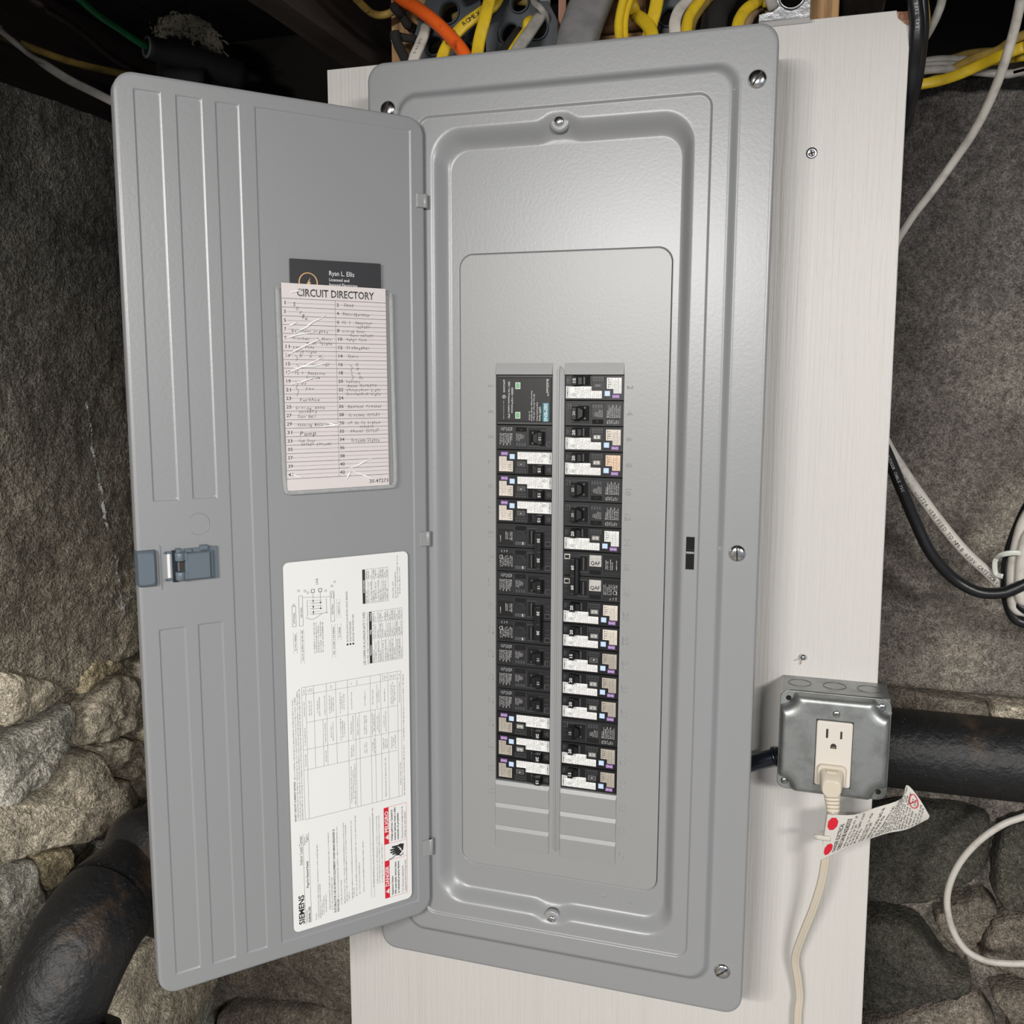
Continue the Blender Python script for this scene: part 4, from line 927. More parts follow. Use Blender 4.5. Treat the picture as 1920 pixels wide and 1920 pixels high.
def proto_plain(amps, silver=False):
    r = root('circuit_breaker', '', amps)
    m = MB(); body_common(m, BRK2)
    bx(m, 7.2, 26.0, 3.2, 4.2, 0, 1.4, BRKEDGE, .3); bx(m, 7.2, 26.0, 21.4, 22.4, 0, 1.0, BRK2, .3); bx(m, 25.4, 26.2, 3.2, 22.4, 0, 1.2, BRKEDGE, .25)
    bx(m, .8, 6.8, 3.2, 9.4, 0, .8, BRKEDGE, .25); bx(m, .8, 6.8, 12.6, 13.1, 0, .5, BRKEDGE, .15); bx(m, .8, 6.8, 17.5, 18.0, 0, .5, BRKEDGE, .15)
    for q in range(2): bx(m, 1.6 + 2.2 * q, 3.0 + 2.2 * q, 4.0, 8.6, .8, 1.0, BRK, .1)
    bx(m, 27.0, 39.4, 2.9, 17.4, 0, .9, BRKEDGE, .5); bx(m, 27.6, 38.8, 3.5, 16.8, .9, .98, BRK2, 0)
    for q in range(4): bx(m, 28.0 + 2.7 * q, 29.9 + 2.7 * q, 3.9, 7.4, .98, 1.25, BRKEDGE, .15)
    bx(m, 27.4, 39.0, 18.6, 23.2, 0, .10, BLACKVOID); bx(m, 31.8, 34.0, 20.0, 21.4, .1, .5, BRK2, .2)
    bx(m, 40.4, 41.0, 2.4, 23.4, 0, .7, BRKEDGE, .2); bx(m, 41.0, 57.6, 2.4, 17.4, 0, .55, BRK2, .25); bx(m, 41.0, 57.6, 17.9, 23.4, 0, .4, BRK2, .25)
    part(m, 'body', r)
    m = MB()
    bx(m, 13.0, 24.6, 5.2, 20.6, .02, .12, BLACKVOID)
    for q in (7.2, 17.8): m.lathe([(0, .0014), (.0018, .0011)], (.0205, 0, -q * MM), (0, -1, 0), BRKEDGE, seg=8)
    poly_uv(m, [(13.0, 6.0), (19.4, 9.0), (19.4, 16.0), (13.0, 19.2)], 0, 5.6, BRK, .6)
    bx(m, 8.4, 13.8, 6.0, 19.4, 0, 9.4, BRK, .9)
    t = part(m, 'toggle', r)
    m = MB(); T(m, amps, 12.2, 12.6, 9.48, 2.6, DIMINK, 4.2, .01, 'C'); part(m, 'rating_number', t)
    m = MB()
    m.ring((.0318, -.00128, -.0135), (0, -1, 0), .0019, .00018, DIMINK, seg=14, sg=4)
    for q, u in enumerate((34.0, 35.4, 36.8, 38.2)): SCR(m, u, 16.4, 9.5 - q % 2, 1.05, .95, DIMINK, 7 * q)
    T(m, 'UL', 32.4, 14.5, 1.3, 1.3, DIMINK, 2.0, .02)
    for q, (u, a, c) in enumerate(((43.4, 16.8, 8.6), (45.0, 16.8, 4.8), (46.8, 16.9, 6.4), (48.6, 16.9, 4.2), (50.4, 16.9, 5.6), (52.2, 16.7, 3.8), (54.0, 16.9, 6.2), (55.8, 16.9, 4.6), (43.6, 22.8, 18.6), (45.4, 22.8, 18.4), (47.2, 22.6, 18.8), (49.0, 22.8, 18.4), (50.8, 22.9, 19), (52.6, 22.8, 18.6), (54.4, 22.8, 18.4))):
        SCR(m, u, a, c, .62 if a < 18 else .46, 1.0, WHITEINK, 13 * q + 5)
    part(m, 'print', r)
    return r

def proto_double(amps, silver):
    r = root('double_circuit_breaker', '', amps)
    m = MB()
    for d in (0, 25.4):
        bx(m, 0, BL, .35 + d, 25.1 + d, -14, 0, BRK2, .25); bx(m, .6, BL - .6, .9 + d, 2.6 + d, 0, .5, BRK2, .2)
        bx(m, 15.0, 26.0, 3.2 + d, 4.2 + d, 0, 1.2, BRKEDGE, .3); bx(m, 15.0, 26.0, 20.4 + d, 21.4 + d, 0, 1.2, BRKEDGE, .3)
        bx(m, 17.4, 24.6, 5.0 + d, 19.6 + d, .02, .12, BLACKVOID); bx(m, 20.2, 22.0, 5.6 + d, 19.0 + d, .1, 1.6, BRKEDGE, .3)
        bx(m, 40.4, 41.0, 2.4 + d, 23.4 + d, 0, .7, BRKEDGE, .2); bx(m, 41.0, 57.6, 3.2 + d, 18.4 + d, 0, .55, BRK, .25); bx(m, 41.0, 57.6, 19.0 + d, 23.2 + d, 0, .4, BRK2, .25)
        bx(m, 27.0, 39.4, 15.6 + d, 17.8 + d, 0, .9, BRK2, .3); bx(m, 27.4, 39.0, 18.6 + d, 23.0 + d, 0, .1, BLACKVOID)
        bx(m, .8, 6.6, 11.0 + d, 11.6 + d, 0, .5, BRKEDGE, .15); bx(m, .8, 6.6, 16.0 + d, 16.5 + d, 0, .5, BRKEDGE, .15)
        if not silver:
            bx(m, 27.2, 39.2, 3.0 + d, 7.0 + d, 0, .8, BRKEDGE, .3); bx(m, 30.0, 31.2, 3.6 + d, 6.6 + d, .8, 1.0, DIMINK, .1)
            m.tube([(.027, -.0009, -(11 + d) * MM), (.031, -.001, -(16.5 + d) * MM), (.035, -.001, -(17 + d) * MM), (.0375, -.0009, -(13 + d) * MM)], .0003, BRKEDGE, n=4, seg=5)
    part(m, 'body', r)
    for d in (0, 25.4):
        F = SILVER if silver else BRKEDGE
        m = MB()
        if silver:
            bx(m, 27.0, 39.4, 3.0 + d, 14.6 + d, 0, .7, F, .2)
            m.text('QAF', (28.2 * MM, -.74 * MM, -(12.9 + d) * MM), (1, 0, 0), (0, 0, 1), .0036, BRK, .0100, bold=.02)
        else: bx(m, 27.4, 39.0, 7.6 + d, 14.6 + d, 0, .5, BRK2, .2)
        part(m, 'rating_plate', r)
        m = MB(); bx(m, .8, 7.0, 3.0 + d, 8.6 + d, 0, .8, F, .2); bx(m, 1.6, 6.0, 4.2 + d, 7.4 + d, .8, 1.0, BRK, .1)
        part(m, 'end_window', r)
    m = MB()
    bx(m, 9.0, 13.8, 6.0, 43.6, 2.0, 9.4, BRK, .8); bx(m, 13.8, 17.2, 6.6, 43.0, 0, 6.0, BRK, .7)
    for q in (6.4, 23.6, 42.0): bx(m, 9.4, 13.4, q, q + .6, 9.4, 9.7, BRKEDGE, .1)
    bx(m, 14.2, 14.6, 6.4, 43.2, 5.9, 6.3, BRKEDGE, .1)
    t = part(m, 'tie_handle', r)
    m = MB()
    for c in (15.5, 36.0): T(m, amps, 12.9, c, 9.5, 2.9, WHITEINK, 4.6, .012, 'C')
    part(m, 'rating_number', t)
    m = MB()
    if silver:
        rows = ((44.6, 16.5, 6.5), (46.4, 17, 8), (49.2, 17, 5.4), (51.0, 17, 9), (55.4, 17, 6.5), (42.8, 42.9, 32.5), (44.6, 43, 31), (46.4, 43, 34), (48.2, 43, 32), (50.2, 43, 31), (52.2, 37, 31.5), (54.0, 38, 31), (56.0, 43, 32), (49.5, 48.2, 45), (52.5, 48.2, 44.8), (55.5, 48.2, 44.8))
    else:
        rows = ((43.0, 42, 32), (44.8, 42, 33), (47.6, 41, 33), (49.4, 42, 34), (55.4, 38, 30), (42.8, 16, 4), (44.6, 17, 5), (46.4, 15, 4.2), (48.2, 17, 5), (50.0, 16, 4.4), (51.8, 14, 5), (53.6, 17, 4), (55.6, 13, 4.6), (48.4, 22.6, 19.6), (51, 22.6, 19.4), (54, 22.6, 19.6))
    for q, (u, a, c) in enumerate(rows): SCR(m, u, a, c, .64, 1.05, WHITEINK, 11 * q + 9)
    m.ring(((53.6 if silver else 54.2) * MM, -.00066, -(40.5 if silver else 15.2) * MM), (0, -1, 0), .0018, .0002, WHITEINK, seg=14, sg=4)
    part(m, 'print', r)
    return r

def proto_surge():
    r = root('surge_protector', '', '')
    m = MB()
    bx(m, 0, BL, .35, 50.5, -14, 0, BRK2, .25); bx(m, 1.6, 57.6, 3.6, 47.6, 0, .9, BRK, .4)
    bx(m, .8, BL - .8, .9, 2.4, 0, .5, BRKEDGE, .2); bx(m, .8, BL - .8, 48.6, 49.8, 0, .5, BRKEDGE, .2)
    part(m, 'body', r)
    w = .96
    for v in (6.8, 36.6):
        m = MB(); bx(m, 34.0, 39.2, v - .3, v + 6.3, .8, 1.0, WHITEP, .05); bx(m, 34.6, 38.6, v + .3, v + 5.7, .95, 1.3, GREENLED, .2); part(m, 'indicator_light', r)
    m = MB(); bx(m, 4.0, 10.2, 3.8, 22.6, .88, .96, TEAL); s = part(m, 'logo_block', r, 'teal maker block with white letters')
    m = MB(); m.text('SIEMENS', (8.8 * MM, -.00099, -21.9 * MM), XU, UP, .0034, WHITEINK, .0178, bold=.012); part(m, 'lettering', s)
    m = MB()
    # the print reads upwards in this frame (the whole unit is turned half round in the panel)
    for s_, u, v1, cap, wd in (('BoltShield™', 6.6, 46.4, 2.3, 16.8), ('QSPD Series', 14.0, 18.8, 2.0, 14.6), ('Surge Protective Device', 16.6, 23.2, 1.4, 19), ('SPD Type: SPD Type 1, SPD Type 2', 20.0, 31.4, 1.3, 27), ('Rated Line Voltage: 120-240, 50/60 Hz', 22.4, 34.6, 1.3, 30.4), ('In 10 kA', 24.8, 14, 1.4, 9.0),
                               ('GREEN = Full Protection', 43.4, 38, 1.9, 26), ('RED = No Protection (replace SPD)', 46.8, 43.6, 1.9, 37.0), ('QSPD2A035B', 52.0, 45.8, 1.7, 13.0)):
        T(m, s_, u, v1, w + .02, cap, WHITEINK, wd, .0)
    m.ring((.0512, -.00099, -.0284), (0, -1, 0), .0017, .00022, WHITEINK, seg=16, sg=4); T(m, 'UL', 52.0, 29.5, w + .03, 1.5, WHITEINK, 2.2, .02)
    SCR(m, 52.0, 24.5, 5.5, w + .02, .9, DIMINK, 99)
    part(m, 'print', r)
    return r

def copy_tree(o, parent=None):
    c = o.copy(); COL.objects.link(c); c.parent = parent
    for ch in o.children: copy_tree(ch, c)
    return c
PROTO = {}
def get(kind):
    if kind not in PROTO:
        k, a, t = kind
        PROTO[kind] = {'W': lambda: proto_white(a, t), 'P': lambda: proto_plain(a), 'D': lambda: proto_double(a, t), 'S': proto_surge}[k]()
        return PROTO[kind]
    return copy_tree(PROTO[kind])
YBK = 0.0104
ORD = {1: 'topmost', 2: 'second', 3: 'third', 4: 'fourth', 5: 'fifth', 6: 'sixth', 7: 'seventh', 8: 'eighth'}
RIGHT = [(2, 'W', '15', 3), (4, 'P', '20', 0), (6, 'W', '20', 0), (8, 'W', '20', 2), (10, 'P', '20', 0), (12, 'P', '20', 0), (14, 'W', '20', 3), (16, 'D', '60', 1), (20, 'W', '20', 0), (22, 'W', '20', 0), (24, 'W', '15', 1), (26, 'W', '20', 1), (28, 'W', '20', 1), (30, 'P', '15', 0), (32, 'W', '20', 1), (34, 'W', '15', 1)]
LEFT = [(1, 'S', '', 0), (5, 'P', '15', 0), (7, 'W', '15', 0), (9, 'W', '15', 0), (11, 'W', '15', 0), (13, 'D', '30', 0), (17, 'P', '15', 0), (19, 'D', '30', 0), (23, 'P', '15', 0), (25, 'P', '15', 0), (27, 'P', '15', 0), (29, 'W', '20', 1), (31, 'W', '20', 1), (33, 'W', '15', 1)]
LBL = {
 2: 'topmost breaker of the right row, 15 amp, with bright white label', 4: 'plain black 20 amp breaker, second from top of right row',
 6: 'white-labelled 20 amp breaker directly above the one with a peach TEST patch', 8: '20 amp breaker with the peach-orange TEST patch',
 10: 'plain black 20 amp breaker right below the peach TEST patch, upper of two', 12: 'plain black 20 amp breaker beside embossed 12, lower of two',
 14: '20 amp white-labelled breaker just above the wide double 60 breaker', 16: 'double 60 amp breaker with long tie handle and two silver patches',
 20: 'white-labelled 20 amp breaker just below the double 60 breaker', 22: 'white-labelled 20 amp breaker beside embossed 22, second below the double 60',
 24: 'white-labelled 15 amp breaker beside embossed 24, third below the double 60', 26: 'white-labelled 20 amp breaker beside embossed 26, fourth below the double 60',
 28: 'white-labelled 20 amp breaker just above the lone lower black breaker of right row', 30: 'plain black 15 amp breaker low in the right row, third from its bottom',
 32: 'white-labelled 20 amp breaker second from bottom of right row', 34: 'lowest breaker of the right row, 15 amp with white label',
 1: 'black surge protector with two green lights and a teal block', 5: 'plain black 15 amp breaker just below the surge protector',
 7: 'white-labelled 15 amp breaker beside embossed 7, upper of three in left row', 9: 'white-labelled 15 amp breaker beside embossed 9, middle of three',
 11: 'white-labelled 15 amp breaker beside embossed 11, just above the upper double 30', 13: 'upper double 30 amp black breaker in the left row',
 17: 'plain black 15 amp breaker between the two double 30 breakers', 19: 'lower double 30 amp black breaker in the left row',
 23: 'plain black 15 amp breaker just below the lower double 30 breaker', 25: 'plain black 15 amp breaker beside embossed 25, middle of three',
 27: 'plain black 15 amp breaker beside embossed 27, just above a white-labelled one', 29: 'white-labelled 20 amp breaker of left row, third from its bottom',
 31: 'white-labelled 20 amp breaker second from bottom of left row', 33: 'lowest breaker of the left row, 15 amp, handle hanging past the edge'}
jit = random.Random(8)
for side, rows in (('R', RIGHT), ('L', LEFT)):
    for num, k, a, t in rows:
        o = get((k, a, t))
        i = (num - 1) // 2
        span = 2 if k in 'DS' else 1
        if side == 'R':
            o.location = (CR[0] + .0003, YBK + jit.uniform(-.0002, .0002), Z0 - i * IN); o.rotation_euler = (0, 0, 0)
        else:
            o.location = (CL[1] - .0003, YBK + jit.uniform(-.0002, .0002), Z0 - (i + span) * IN); o.rotation_euler = (0, math.pi, 0)
        o['label'] = LBL[num]
        o['category'] = 'surge protector' if k == 'S' else 'breaker'
        if k != 'S': o['group'] = 'circuit breakers in the panel'
        if side == 'L': pass

# ------------------------------------------------------------------ stickers and cards on the door (door frame: x = -distance from the hinge)
def wiring_label():
    l0, z0 = .1550, .0858                                 # left bottom corner as seen
    r = door_thing('wiring_label', 'large white wiring and danger sticker low on the open door', 'label', -.0895, -.0016, z0)
    m = MB(); m.rr([(-.1550, -.0238, z0, z0 + .3806, .0055, -.0010), (-.1550, -.0238, z0, z0 + .3806, .0055, -.0019)], WHITEP, nc=5, ns=1, smooth=False)
    sh = m.build('sheet', r)
    O = (-l0, -.00200, z0); X = (0, 0, .001); U = (-.001, 0, 0)      # a up the door, b to the right, in mm
    def t(m, s, a, b, cap, mt=INK, width=None, bold=0.0, align='L'):
        m.text(s, (-l0 + b * MM, -.00202, z0 + a * MM), (0, 0, 1), (-1, 0, 0), cap * MM, mt, None if width is None else width * MM, bold=bold, align=align)
    def sc(m, a0, a1, b, h, seed, mt=INK): m.scrib((-l0 + b * MM, -.00202, z0), (0, 0, 1), (-1, 0, 0), a0 * MM, a1 * MM, 0, h * MM, mt, seed)
    def ln(m, a0, b0, a1, b1, w=.25, mt=INK): m.line(O, X, U, (a0, -b0), (a1, -b1), w, mt)
    def rc(m, a0, a1, b0, b1, mt): m.quad((-l0, -.00198, z0), X, U, a0, a1, -b1, -b0, mt)
    m = MB()
    t(m, 'SIEMENS', 7, 11.2, 5.6, width=31.5, bold=.025)
    t(m, 'Indoor Load Center', 70.6, 11.0, 3.3, width=31.2)
    ln(m, 5.8, 12.3, 103.3, 11.9); ln(m, 6.8, 18.6, 103.3, 17.9)
    t(m, 'Catalog Number', 7, 14.6, 1.5, width=14); t(m, 'SN4040L1200', 6.6, 17.8, 2.2, width=17, bold=.02)
    t(m, 'Plug-On Neutral Ready', 44.4, 16.6, 2.2, width=29, bold=.02); t(m, 'Enclosure', 91, 14.2, 1.5, width=9); t(m, 'Type 1', 93.2, 16.9, 2.1, width=8.4, bold=.01)
    m2 = m
    rows = [(362, 1740, 1670), (385, 1735, 975), (402, 1735, 1380), (418, 1710, 1560), (435, 1710, 1510), (455, 1690, 1500), (490, 1680, 895), (512, 1690, 1340), (600, 1660, 1400), (632, 1660, 830), (652, 1650, 860), (672, 1640, 1550), (705, 1640, 830), (720, 1620, 1520), (745, 1620, 790), (775, 1610, 1270), (815, 1600, 1055), (912, 1580, 750), (950, 1555, 840), (972, 1555, 850), (998, 1555, 1150)]
    for i, (x, y0, y1) in enumerate(rows):
        sc(m, 7.3 + (1740 - y0) * .1076, 7.3 + (1740 - y1) * .1076, 24 + (x - 360) * .1155, 1.25, 100 + i)
    t(m, 'SUITABLE FOR USE AS SERVICE EQUIPMENT WHEN MAIN BREAKER IS', 9, 45.2, 2.1, width=91, bold=.02)
    t(m, 'INSTALLED.', 9, 48.4, 2.0, width=15, bold=.02); sc(m, 25, 103, 48.3, 1.3, 77)
    ln(m, 13, 84.6, 104, 84.0, .2); ln(m, 13, 88.0, 104, 87.5, .2)
    # short-circuit notes and table
    t(m, 'SHORT CIRCUIT CURRENT RATING:', 118, 5.9, 1.7, width=42, bold=.02); sc(m, 162, 246, 5.9, 1.3, 5)
    for i, (b_, e) in enumerate(((8.3, 247), (10.6, 252), (12.9, 254))): sc(m, 118, e, b_, 1.3, 200 + i)
    B0, B1, A0, A1 = 14.9, 121.6, 117.6, 254.6
    hl = [14.9, 19.0, 27.2, 36.0, 40.2, 50.0, 62.6, 70.5, 74.8, 87.2, 92.0, 98.6, 106.8, 117.6, 121.6]
    for a in (A0, A1): ln(m, a, B0, a + .3, B1)
    for a, b0, b1 in ((169.4, 14.9, 117), (190.4, 14.9, 121.6), (218.2, 19, 117.6), (247, 14.9, 121.6)): ln(m, a, b0, a, b1, .22)
    for i, b_ in enumerate(hl):
        lo = A0 if (b_ < 20 or b_ > 60) else 169.4
        if b_ in (70.5, 92.0): lo = A0
        ln(m, lo, b_, A1 if b_ not in (36.0, 70.5, 74.8, 92.0) else 218.2, b_, .22)
    rn = random.Random(4)
    for i in range(len(hl) - 1):
        b0, b1 = hl[i], hl[i + 1]; n = max(1, int((b1 - b0) / 2.3))
        for (c0, c1, dens) in ((118.6, 168, .45 if b0 > 60 else 0), (170.6, 189, .6), (191.6, 217, .75), (219.4, 246, .9), (248, 254, .5)):
            if rn.random() > dens: continue
            kk = rn.randint(1, n)
            for q in range(kk):
                bb = (b0 + b1) / 2 + (q - (kk - 1) / 2) * 2.0 + .6
                L = (c1 - c0) * rn.uniform(.5, .96); cc = (c0 + c1) / 2
                sc(m, cc - L / 2, cc + L / 2, bb, 1.1, rn.randint(0, 9999))
    sc(m, 178, 252, 124.6, 1.3, 55); sc(m, 118, 176, 124.6, 1.3, 56)
    # wire tables
    t(m, 'USE COPPER OR ALUMINUM 60/75°C WIRE', 267.2, 83.0, 2.6, width=55); sc(m, 267.5, 322, 86.0, 1.4, 61)
    def table(a0, a1, b0, b1, heads, nrow, cols, seed):
        rc(m, a0, a1, b0, b0 + 2.9, INK)
        for s_, a in heads: t(m, s_, a, b0 + 2.3, 1.5, WHITEINK, bold=.02)
        for k in range(nrow + 1):
            if k in (2, 5): continue
            bb = b0 + 2.9 + (b1 - b0 - 2.9) * k / nrow; ln(m, a0, bb, a1, bb, .16)
        for c in (a0, a1) + cols: ln(m, c, b0, c, b1, .18)
        cs = (a0,) + cols + (a1,)
        for k in range(nrow):
            bb = b0 + 2.9 + (b1 - b0 - 2.9) * (k + .78) / nrow
            for q in range(len(cs) - 1): sc(m, cs[q] + .8, cs[q] + (cs[q + 1] - cs[q]) * (.9 if (k + q) % 3 else .55), bb, 1.35, seed + 17 * k + q)
    table(268, 321.8, 87.2, 124, (('TERMINALS', 276), ('WIRE', 298), ('TORQUE', 312)), 13, (293.5, 310.5), 300)
    table(331, 366, 80.8, 108.8, (('ACCESSORIES', 342),), 10, (356,), 500)
    for k, (b_, a0, a1) in enumerate(((114.6, 333, 351), (117.4, 333, 362), (119.8, 333, 378), (122.2, 337, 366))): sc(m, a0, a1, b_, 1.3, 700 + k)
    # wiring diagram
    def box(a0, a1, b0, b1, w=.28):
        ln(m, a0, b0, a1, b0, w); ln(m, a1, b0, a1, b1, w); ln(m, a1, b1, a0, b1, w); ln(m, a0, b1, a0, b0, w)
    box(316.8, 346.6, 14.6, 18.3); box(317.2, 347.6, 46.9, 50.6); box(317, 337.2, 7.6, 11.3); box(341, 346, 48, 50)
    t(m, 'NEUTRAL', 325, 17.6, 1.8, width=10.5); t(m, 'NEUTRAL', 324, 49.6, 1.8, width=10.5); t(m, 'OPTIONAL', 319.5, 10.4, 1.8, width=11.5)
    t(m, 'LINE', 356, 34.4, 2.2, width=6.2)
    for b_ in (29.0, 36.4):
        box(348.6, 351.8, b_ - 1.6, b_ + 1.6, .5); ln(m, 348.6, b_, 326 if b_ < 30 else 331, b_, .25)
    for k, a in enumerate((341, 338.4, 335.6, 332.8, 330, 327.4)):
        if k % 2: ln(m, a, 25.5, a - 1, 38.5, .3)
        else:
            for q in range(7): ln(m, a - q * .15, 24.5 + 2 * q, a - .1 - q * .15, 25.6 + 2 * q, .3)
    for a, b_ in ((340.4, 29), (334.4, 29), (328.8, 29), (338, 36.4), (332, 36.4)):
        m.add([(-l0 + (b_ + .8 * math.cos(q)) * MM, -.00203, z0 + (a + .8 * math.sin(q)) * MM) for q in [k * math.pi / 4 for k in range(8)]], [tuple(range(8))], INK)
    ln(m, 345, 18.3, 342.4, 46.9, .25); ln(m, 342, 23, 325.5, 23, .3); ln(m, 341.5, 42.5, 326, 42.5, .3)
    for q in range(10):
        f = lambda s_: 324.6 - 2.6 * math.sin(s_ * 5.4)
        ln(m, f(q / 10), 21 + 2.3 * q, f((q + 1) / 10), 23.3 + 2.3 * q, .3)
    for k, (a0, a1, b0) in enumerate(((290, 313, 8.2), (279, 315.6, 15.2), (280, 316, 47.4), (297, 316, 53.6), (320, 340, 53.2))):
        for q in range(int((a1 - a0) / 2.2)):
            ln(m, a0 + 2.2 * q, b0, a0 + 2.2 * q + 1.3, b0, .25); ln(m, a0 + 2.2 * q, b0 + 3.4, a0 + 2.2 * q + 1.3, b0 + 3.4, .25)
        sc(m, a0 + 3, a1 - 3, b0 + 2.6, 1.7, 900 + k)
    for k, b_ in enumerate((29.8, 32.0, 34.2, 36.4, 38.6)): sc(m, 287.5, 320 - 2 * (k % 3), b_, 1.4, 950 + k)
    for k, s_ in enumerate(('NEUTRAL BUS FOR PLUG-ON NEUTRAL CIRCUIT BREAKERS', 'BOND WHEN REQUIRED', 'BACK-FED MAIN WHEN USED')):
        m.add([(-l0 + (63.6 + 3.1 * k + 1.1 * math.cos(q)) * MM, -.00203, z0 + (291.4 + 1.1 * math.sin(q)) * MM) for q in [j * math.pi / 4 for j in range(8)]], [tuple(range(8))], INK)
        t(m, s_, 293.8, 64.6 + 3.1 * k, 1.7, width=(52, 21, 28)[k])
    for a, b_ in ((352, 14.6), (351, 21), (349, 24), (349, 42), (353, 48.6), (357, 51.6), (338.5, 9.4)):
        m.ring((-l0 + b_ * MM, -.00201, z0 + a * MM), (0, -1, 0), .0010, .00015, INK, seg=10, sg=4)
    m.build('print', sh)
    # danger block
    m = MB()
    rc(m, 7.6, 49.6, 100.2, 105.6, RED); rc(m, 68.4, 109.0, 99.9, 105.4, RED)
    for (a0, b0, a1, b1) in ((7.6, 100.2, 109, 99.9), (109, 99.9, 109.6, 126), (109.6, 126, 7.6, 126), (7.6, 126, 7.6, 100.2), (49.6, 100.2, 49.9, 126), (68.4, 100, 68.4, 126)): ln(m, a0, b0, a1, b1, .3, RED)
    d = m.build('danger_block', sh); d['label'] = 'red-edged danger and peligro block'
    m = MB()
    for a, s_, w in ((20.6, 'DANGER', 23), (81.4, 'PELIGRO', 23.5)):
        t(m, s_, a, 104.8, 4.0, WHITEINK, width=w, bold=.02)
        a2 = a - 8.4
        m.add([(-l0 + b_ * MM, -.00203, z0 + aa * MM) for aa, b_ in ((a2, 104.9), (a2 + 6, 104.9), (a2 + 3, 100.8))], [(0, 1, 2)], WHITEINK)
        m.quad((-l0, -.00205, z0), X, U, a2 + 2.7, a2 + 3.3, -103.6, -101.9, RED)
    for a, rows in ((9.4, (('Hazardous Voltage.', 109.6, 1, 22), ('Will cause death, serious injury', 113.2, 1, 37), ('or substantial property damage.', 116.6, 1, 37), ('Turn off power supplying this', 121.6, 0, 30), ('equipment before working inside.', 124.8, 0, 36))),
                    (70.4, (('Voltaje peligroso. Causará la', 109.6, 1, 35), ('muerte, lesiones graves o daño', 113.2, 1, 37), ('sustancial a la propiedad.', 116.6, 1, 30), ('Desconecte la energía antes de', 121.6, 0, 36), ('trabajar en este equipo.', 124.8, 0, 30)))):
        for s_, b_, bo, w in rows: t(m, s_, a, b_, 2.0, INK, width=w, bold=.03 if bo else 0)
    hand = [(66.5, 122.5), (60.5, 121.5), (56.4, 116.5), (56.6, 113.2), (59.0, 113.6), (58.0, 109.5), (59.4, 108.6), (60.6, 112.4), (60.0, 107.0), (61.6, 106.6), (62.4, 111.8), (62.6, 106.4), (64.2, 106.6), (64.2, 112.0), (65.4, 108.2), (66.8, 108.8), (66.6, 115.0), (67.4, 118.5)]
    hand = [(52 + (a - 56) * 1.15, b_) for a, b_ in hand]
    m.add([(-l0 + b_ * MM, -.00203, z0 + a * MM) for a, b_ in hand], [tuple(range(len(hand)))], INK)
    for p, q in (((56.5, 120.4), (59.5, 117.2)), ((59.5, 117.2), (59.0, 119.4)), ((59.0, 119.4), (62.4, 115.4))): m.line((-l0, -.00206, z0), X, U, (p[0], -p[1]), (q[0], -q[1]), .8, WHITEP)
    pr = None
    for a, b_ in ((50.6, 105.0), (50.9, 108.5), (52.6, 111.6), (54.8, 113), (53.6, 116), (51.6, 118.2), (52.4, 121), (54.2, 121.6)):
        if pr: ln(m, pr[0], pr[1], a, b_, .9)
        pr = (a, b_)
    m.build('lettering', sh)
wiring_label()

